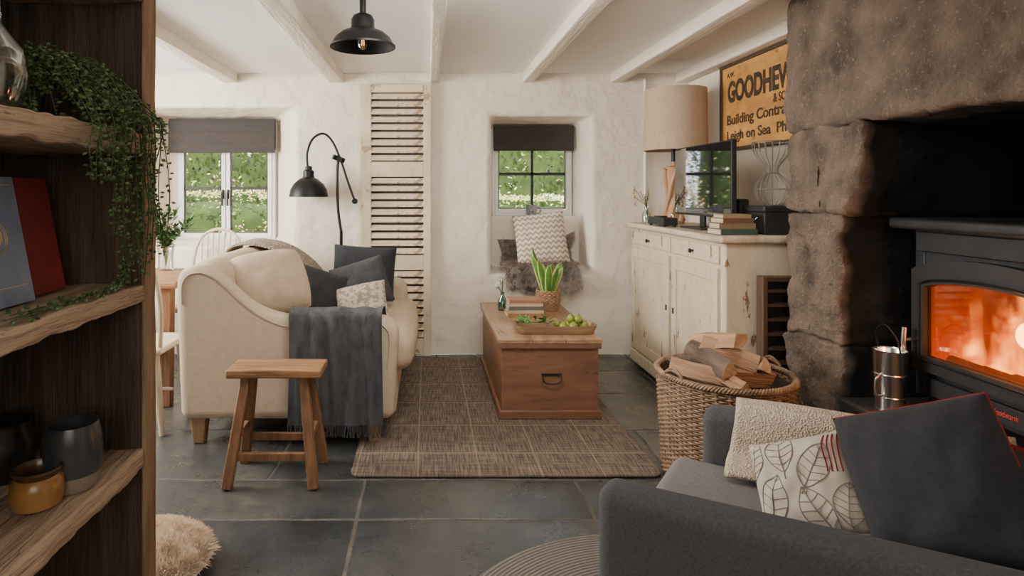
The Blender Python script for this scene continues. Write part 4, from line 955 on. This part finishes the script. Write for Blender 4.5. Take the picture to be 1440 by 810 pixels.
pillow('cushion',.255,.235,.12,A(.40,.375,.580),R(-62),R(62),R(30),[leaffab,leafline,redpipe],'ivory cushion with leaf print and red stripes on armchair',pattern=leafpat)
pillow('cushion',.325,.34,.19,A(.635,.30,.678),R(-58),R(72),R(27),dkfab,'plump charcoal cushion with red piping on the armchair',pipe=redpipe,seed=4,rnd=.06,pr=.0022,wa=.012)
pillow('cushion',.30,.28,.09,A(.82,.23,.655),R(-80),R(80),R(4),dkfab2,'grey cushion with red piping behind the charcoal one',pipe=redpipe,seed=6,pr=.006)
# ================================================================ BOOKCASE
bc=thing('bookcase','dark open bookcase with thick rustic timber shelves','bookcase',(-.74,.7,0))
BXF,BXB,BY1=-.60,-.88,1.30
mb=MB();mb.box(BXB,BXF-.004,BY1,BY1+.045,0,2.2);mb.obj('end_panel',darkwood,parent=bc)
mb=MB();mb.rbox(BXF-.006,BXF+.004,BY1-.002,BY1+.047,0,2.2,r=.003,n=(1,1,60),amp=.002,ns=12);mb.obj('post_edge',shelfpost,parent=bc)
MB().box(BXB-.02,BXB,-.2,BY1+.045,0,2.2).obj('back_panel',darkwood,parent=bc)
MB().box(BXB,BXF,-.2,-.155,0,2.2).obj('end_panel',darkwood,parent=bc)
for z0,z1 in ((.715,.755),(1.068,1.105),(1.38,1.425),(1.70,1.74),(.38,.42),(.05,.09)):
    mb=MB();mb.rbox(BXB,BXF+.002,-.155,BY1-.001,z0,z1,r=.005,n=(10,120,4),amp=.0045,ns=16);mb.obj('shelf',shelfwood,parent=bc)
def lean_book(y0,y1,xb,zt,lab,cm,th=.022,emblem=False):
    t=thing('book',lab,'book',(xb,(y0+y1)/2,1.110),0,'large books on the bookcase shelf')
    t.rotation_euler=(0,R(-11),0)
    h=zt-1.105;hw=(y1-y0)/2
    mb=MB();mb.box(0,.003,-hw,hw,0,h);mb.box(-th,-th+.003,-hw,hw,0,h);mb.box(-th+.003,0,-hw,-hw+.003,0,h)
    mb.obj('cover',cm,parent=t,world=False,bevel=.001)
    MB().box(-th+.003,0,-hw+.003,hw-.004,.003,h-.004).obj('pages',page,parent=t,world=False)
    if emblem:
        mb=MB();gold=flat('gold_foil',(.62,.50,.28),rough=.4,metal=.6)
        for r in (.022,.018): mb.tube([(.0036,.01+r*math.cos(a*PI/16),.115+r*1.15*math.sin(a*PI/16)) for a in range(32)],.0009,4,closed=True)
        mb.prism([(0,.125),(0,.112),(.01,.101),(.02,.112),(.02,.125)],'x',.0032,.0042)
        for zz in (.03,.205): mb.box(.0031,.0036,-hw+.012,hw-.012,zz,zz+.0015)
        mb.obj('emblem',gold,parent=t,world=False)
lean_book(.925,1.075,-.69,1.325,'pale blue hardback with gold crest leaning on bookcase',M('blue_cloth',(.26,.31,.43),(.17,.21,.32),scale=10,rough=.7,bump=.1,bscale=200),emblem=True)
lean_book(1.06,1.21,-.716,1.325,'deep red hardback leaning on the bookcase shelf',M('red_cloth',(.26,.026,.028),(.17,.017,.018),scale=10,rough=.6,bump=.1,bscale=200))
pg=M('grey_stoneware',(.07,.07,.07),(.028,.03,.034),scale=14,rough=.3,bump=.05)
pt=thing('stoneware_cup','grey glazed stoneware cup with bare clay foot','cup',(-.655,1.13,.757))
MB().lathe([(.040,0),(.047,.008),(.050,.03)],32,(-.655,1.13,.757)).obj('clay_foot',flat('bare_clay',(.27,.225,.18)),parent=pt)
MB().lathe([(.050,.03),(.052,.055),(.050,.09),(.045,.112),(.043,.118),(.040,.117),(.044,.09),(.046,.04),(.02,.03)],36,(-.655,1.13,.757),cap=(False,True)).obj('glazed_body',pg,parent=pt)
pt=thing('amber_pot','small squat amber-brown glazed pot with dark rim','pot',(-.672,1.055,.757))
MB().lathe([(.028,0),(.039,.008),(.0425,.027),(.040,.048),(.034,.056)],36,(-.672,1.055,.757),cap=(True,False)).obj('pot_body',M('amber_glaze',(.38,.20,.065),(.22,.105,.035),scale=10,rough=.25,bump=0),parent=pt)
MB().lathe([(.034,.056),(.039,.066),(.037,.069),(.031,.058),(.034,.03),(.01,.015)],36,(-.672,1.055,.757),cap=(False,True)).obj('dark_rim',M('dark_glaze',(.10,.05,.02),(.05,.025,.01),rough=.25,bump=0),parent=pt)
MB().lathe([(.035,0),(.05,.02),(.052,.07),(.042,.10),(.044,.11),(.038,.108),(.045,.06),(.02,.02)],32,(-.80,1.16,.757)).obj('dark_pot',M('black_glaze',(.02,.018,.018),rough=.3,bump=0),label='dark glazed pot at the back of the shelf',cat='pot')
MB().lathe([(.03,0),(.045,.01),(.055,.05),(.05,.09),(.02,.13),(.017,.17),(.03,.19),(.028,.19),(.014,.17),(.017,.13),(.046,.09),(.05,.05),(.04,.015)],32,(-.665,.925,1.427)).obj('glass_decanter',clearg,label='clear blown glass decanter on the upper shelf',cat='decanter')
tp=thing('trailing_plant','trailing string-of-beans plant cascading from the shelf','plant',(-.74,1.13,1.425))
MB().lathe([(.04,0),(.05,.06),(.052,.062),(.045,.06),(.035,.01)],28,(-.76,1.13,1.427)).obj('pot',pg,parent=tp)
random.seed(21)
def strand(path,nl,mb,size=.0105):
    P=spl(path,8);mb.tube(P,.0011,4);n=len(P)
    for k in range(nl):
        u=k/nl*(n-1);i=min(int(u),n-2);p=P[i].lerp(P[i+1],u-i)
        d=Vector((random.uniform(-1,1),random.uniform(-1,1),random.uniform(-.7,.5))).normalized();s=size*random.uniform(.7,1.25)
        a=d.orthogonal().normalized()*s*.36;b=d.cross(a).normalized()*s*.25;q=p+d*.003
        mb._a([q,q+d*s*.45+a,q+d*s*.45+b,q+d*s*.45-a,q+d*s*.45-b,q+d*s],[(0,2,1),(0,3,2),(0,4,3),(0,1,4),(5,1,2),(5,2,3),(5,3,4),(5,4,1)],mi=random.choice((0,1,1)))
mb=MB()
for k in range(28):
    y=1.05+.24*(k/27)+random.uniform(-.01,.01);x=-.575+random.uniform(-.012,.03);zb=random.choice([1.30,1.24,1.18,1.15,1.22,1.12])+random.uniform(-.03,.04)
    if y<1.10: zb=max(zb,1.32)
    s0=(-.75+random.uniform(-.03,.05),1.12+random.uniform(-.04,.04),1.49)
    strand([s0,((s0[0]+x)/2,(y+1.1)/2,1.54+random.uniform(-.03,.02)),(x-.015,y-.01,1.46),(x,y,1.42),(x+random.uniform(-.012,.012),y+random.uniform(-.03,.03),(1.42+zb)/2),(x+random.uniform(-.01,.015),y+random.uniform(-.03,.03),zb)],int(34+ (1.5-zb)*100),mb)
for k in range(30):
    y=random.uniform(.99,1.24);strand([(-.75,1.12,1.49),(-.69,(1.1+y)/2,1.53+random.uniform(-.03,.04)),(-.62+random.uniform(-.06,.03),y,1.45+random.uniform(-.03,.08))],36,mb)
for k in range(4):
    strand([(-.60,1.22,1.16),(-.605,1.19,1.118),(-.61,1.05,1.115),(-.62+random.uniform(-.02,.02),.92+random.uniform(-.05,.05),1.112)],45,mb)
strand([(-.575,1.23,1.30),(-.585,1.23,1.18),(-.60,1.21,1.118)],30,mb)
mb.obj('trailing_stems',[M('bean_leaf',(.06,.115,.035),(.028,.06,.02),scale=60,rough=.45,bump=0),M('bean_leaf_light',(.13,.20,.065),(.07,.125,.038),scale=60,rough=.45,bump=0)],parent=tp,recalc=False)
# ================================================================ DINING
dt=thing('dining_table','rustic wooden dining table behind the sofa','table',(-2.2,4.0,0))
MB().rbox(-2.95,-1.50,3.65,4.35,.72,.76,r=.008,n=2).obj('table_top',stoolwood,parent=dt)
for x,y in ((-2.88,3.72),(-1.58,3.72),(-2.88,4.28),(-1.58,4.28)):
    MB().beam((x,y,0),(x,y,.72),.06,.06,.075,.075).obj('leg',stoolleg,parent=dt,bevel=.004)
creamchair=M('cream_painted_chair',(.62,.53,.41),(.48,.39,.29),scale=6,rough=.5,bump=.1)
def windsor(loc,rz,label):
    t=thing('windsor_chair',label,'chair',loc,rz,'painted dining chairs')
    MB().rbox(-.21,.21,-.20,.20,.43,.465,r=.016,n=4).obj('seat',creamchair,parent=t,world=False)
    for x,y in ((-.16,-.15),(.16,-.15),(-.16,.15),(.16,.15)):
        MB().tube([(x*1.3,y*1.25,0),(x*1.15,y*1.12,.18),(x,y,.435)],[.014,.021,.016],10).obj('leg',creamchair,parent=t,world=False)
    MB().tube([(-.19,0,.19),(.19,0,.19)],.01,8).obj('stretcher',creamchair,parent=t,world=False)
    bow=spl([(-.19,-.17,.46),(-.205,-.20,.70),(-.16,-.235,.93),(0,-.25,1.01),(.16,-.235,.93),(.205,-.20,.70),(.19,-.17,.46)],6)
    MB().tube(bow,.013,8).obj('back_bow',creamchair,parent=t,world=False)
    for k in range(7):
        x=-.135+.045*k;zt=1.0-.9*abs(x)**1.6*1.3
        MB().tube([(x*.9,-.17,.46),(x*1.05,-.235,zt-.01)],.006,6).obj('spindle',creamchair,parent=t,world=False)
windsor((-1.62,3.45,0),0,'cream painted spindle-back chair tucked at the table')
windsor((-1.66,4.56,0),PI-.15,'white spindle-back chair beyond the dining table')
VX,VY=-1.80,4.22
vz=thing('flower_vase','clear glass vase of leafy green stems on the table','vase',(VX,VY,.76))
MB().lathe([(.05,0),(.055,.01),(.05,.10),(.06,.17),(.057,.17),(.046,.10),(.05,.012)],28,(VX,VY,.76)).obj('vase_glass',clearg,parent=vz)
mb=MB();random.seed(31)
for k in range(26):
    e=Vector((VX+random.uniform(-.19,.19),VY+random.uniform(-.12,.12),.76+random.uniform(.2,.42)));b=Vector((VX,VY,.78));m=Vector((VX,VY,.95));P=spl([b,m,e],6);mb.tube(P,.002,5)
    for j in range(9):
        p=P[min(len(P)-1,5+j)]
        for q in range(2): mb.leaf(p,(random.uniform(-1,1),random.uniform(-1,1),random.uniform(-.2,.9)),(0,0,1),random.uniform(.05,.09),.026,0)
    if k%5==0:
        for j in range(10): mb.leaf(e,(random.uniform(-1,1),random.uniform(-1,1),random.uniform(-.3,1)),(0,0,1),.025,.018,1)
mb.obj('foliage',[leafg,flat('white_flower',(.8,.8,.72))],parent=vz,recalc=False)
# ================================================================ CAMERA & LIGHT
cd=bpy.data.cameras.new('camera');cam=bpy.data.objects.new('camera',cd);C.objects.link(cam);cam.location=(0,0,1.3);cam.rotation_euler=(PI/2,0,0)
cd.sensor_width=36;cd.lens=21.5;cd.shift_x=.0833;cd.shift_y=-.09375;cd.clip_start=.02;bpy.context.scene.camera=cam
w=bpy.data.worlds.new('sky');bpy.context.scene.world=w;w.use_nodes=True;bg=w.node_tree.nodes['Background'];bg.inputs[0].default_value=(.9,.95,1,1);bg.inputs[1].default_value=4.5
def area(name,loc,tgt,sx,sy,e,col=(1,1,1)):
    l=bpy.data.lights.new(name,'AREA');l.shape='RECTANGLE';l.size=sx;l.size_y=sy;l.energy=e;l.color=col
    o=bpy.data.objects.new(name,l);C.objects.link(o);o.location=loc;d=Vector(tgt)-Vector(loc);o.rotation_euler=d.to_track_quat('-Z','Y').to_euler()
s=bpy.data.lights.new('sun','SUN');s.energy=12;s.angle=.05;s.color=(1,.96,.88);so_=bpy.data.objects.new('sun',s);C.objects.link(so_);so_.rotation_euler=Vector((.2,.55,-.82)).to_track_quat('-Z','Y').to_euler()
area('side_fill_light',(-3.1,3.4,1.55),(0.2,3.8,.9),1.5,1.1,215,(1,.955,.89))  # added fill from the left, no window in that wall
area('rear_fill_light',(-.3,-1.5,1.75),(.1,4,1.0),2.6,.9,38,(1,.93,.84))  # added fill behind the camera, no window there
area('overhead_fill_light',(.3,2.2,2.12),(.3,4.5,.8),1.0,.6,40,(1,.93,.84))  # added unseen fill under the ceiling, not a fitted lamp
p=bpy.data.lights.new('fire_light','POINT');p.energy=7;p.color=(1,.40,.12);p.shadow_soft_size=.06;po=bpy.data.objects.new('fire_light',p);C.objects.link(po);po.location=(1.93,2.1,.80)
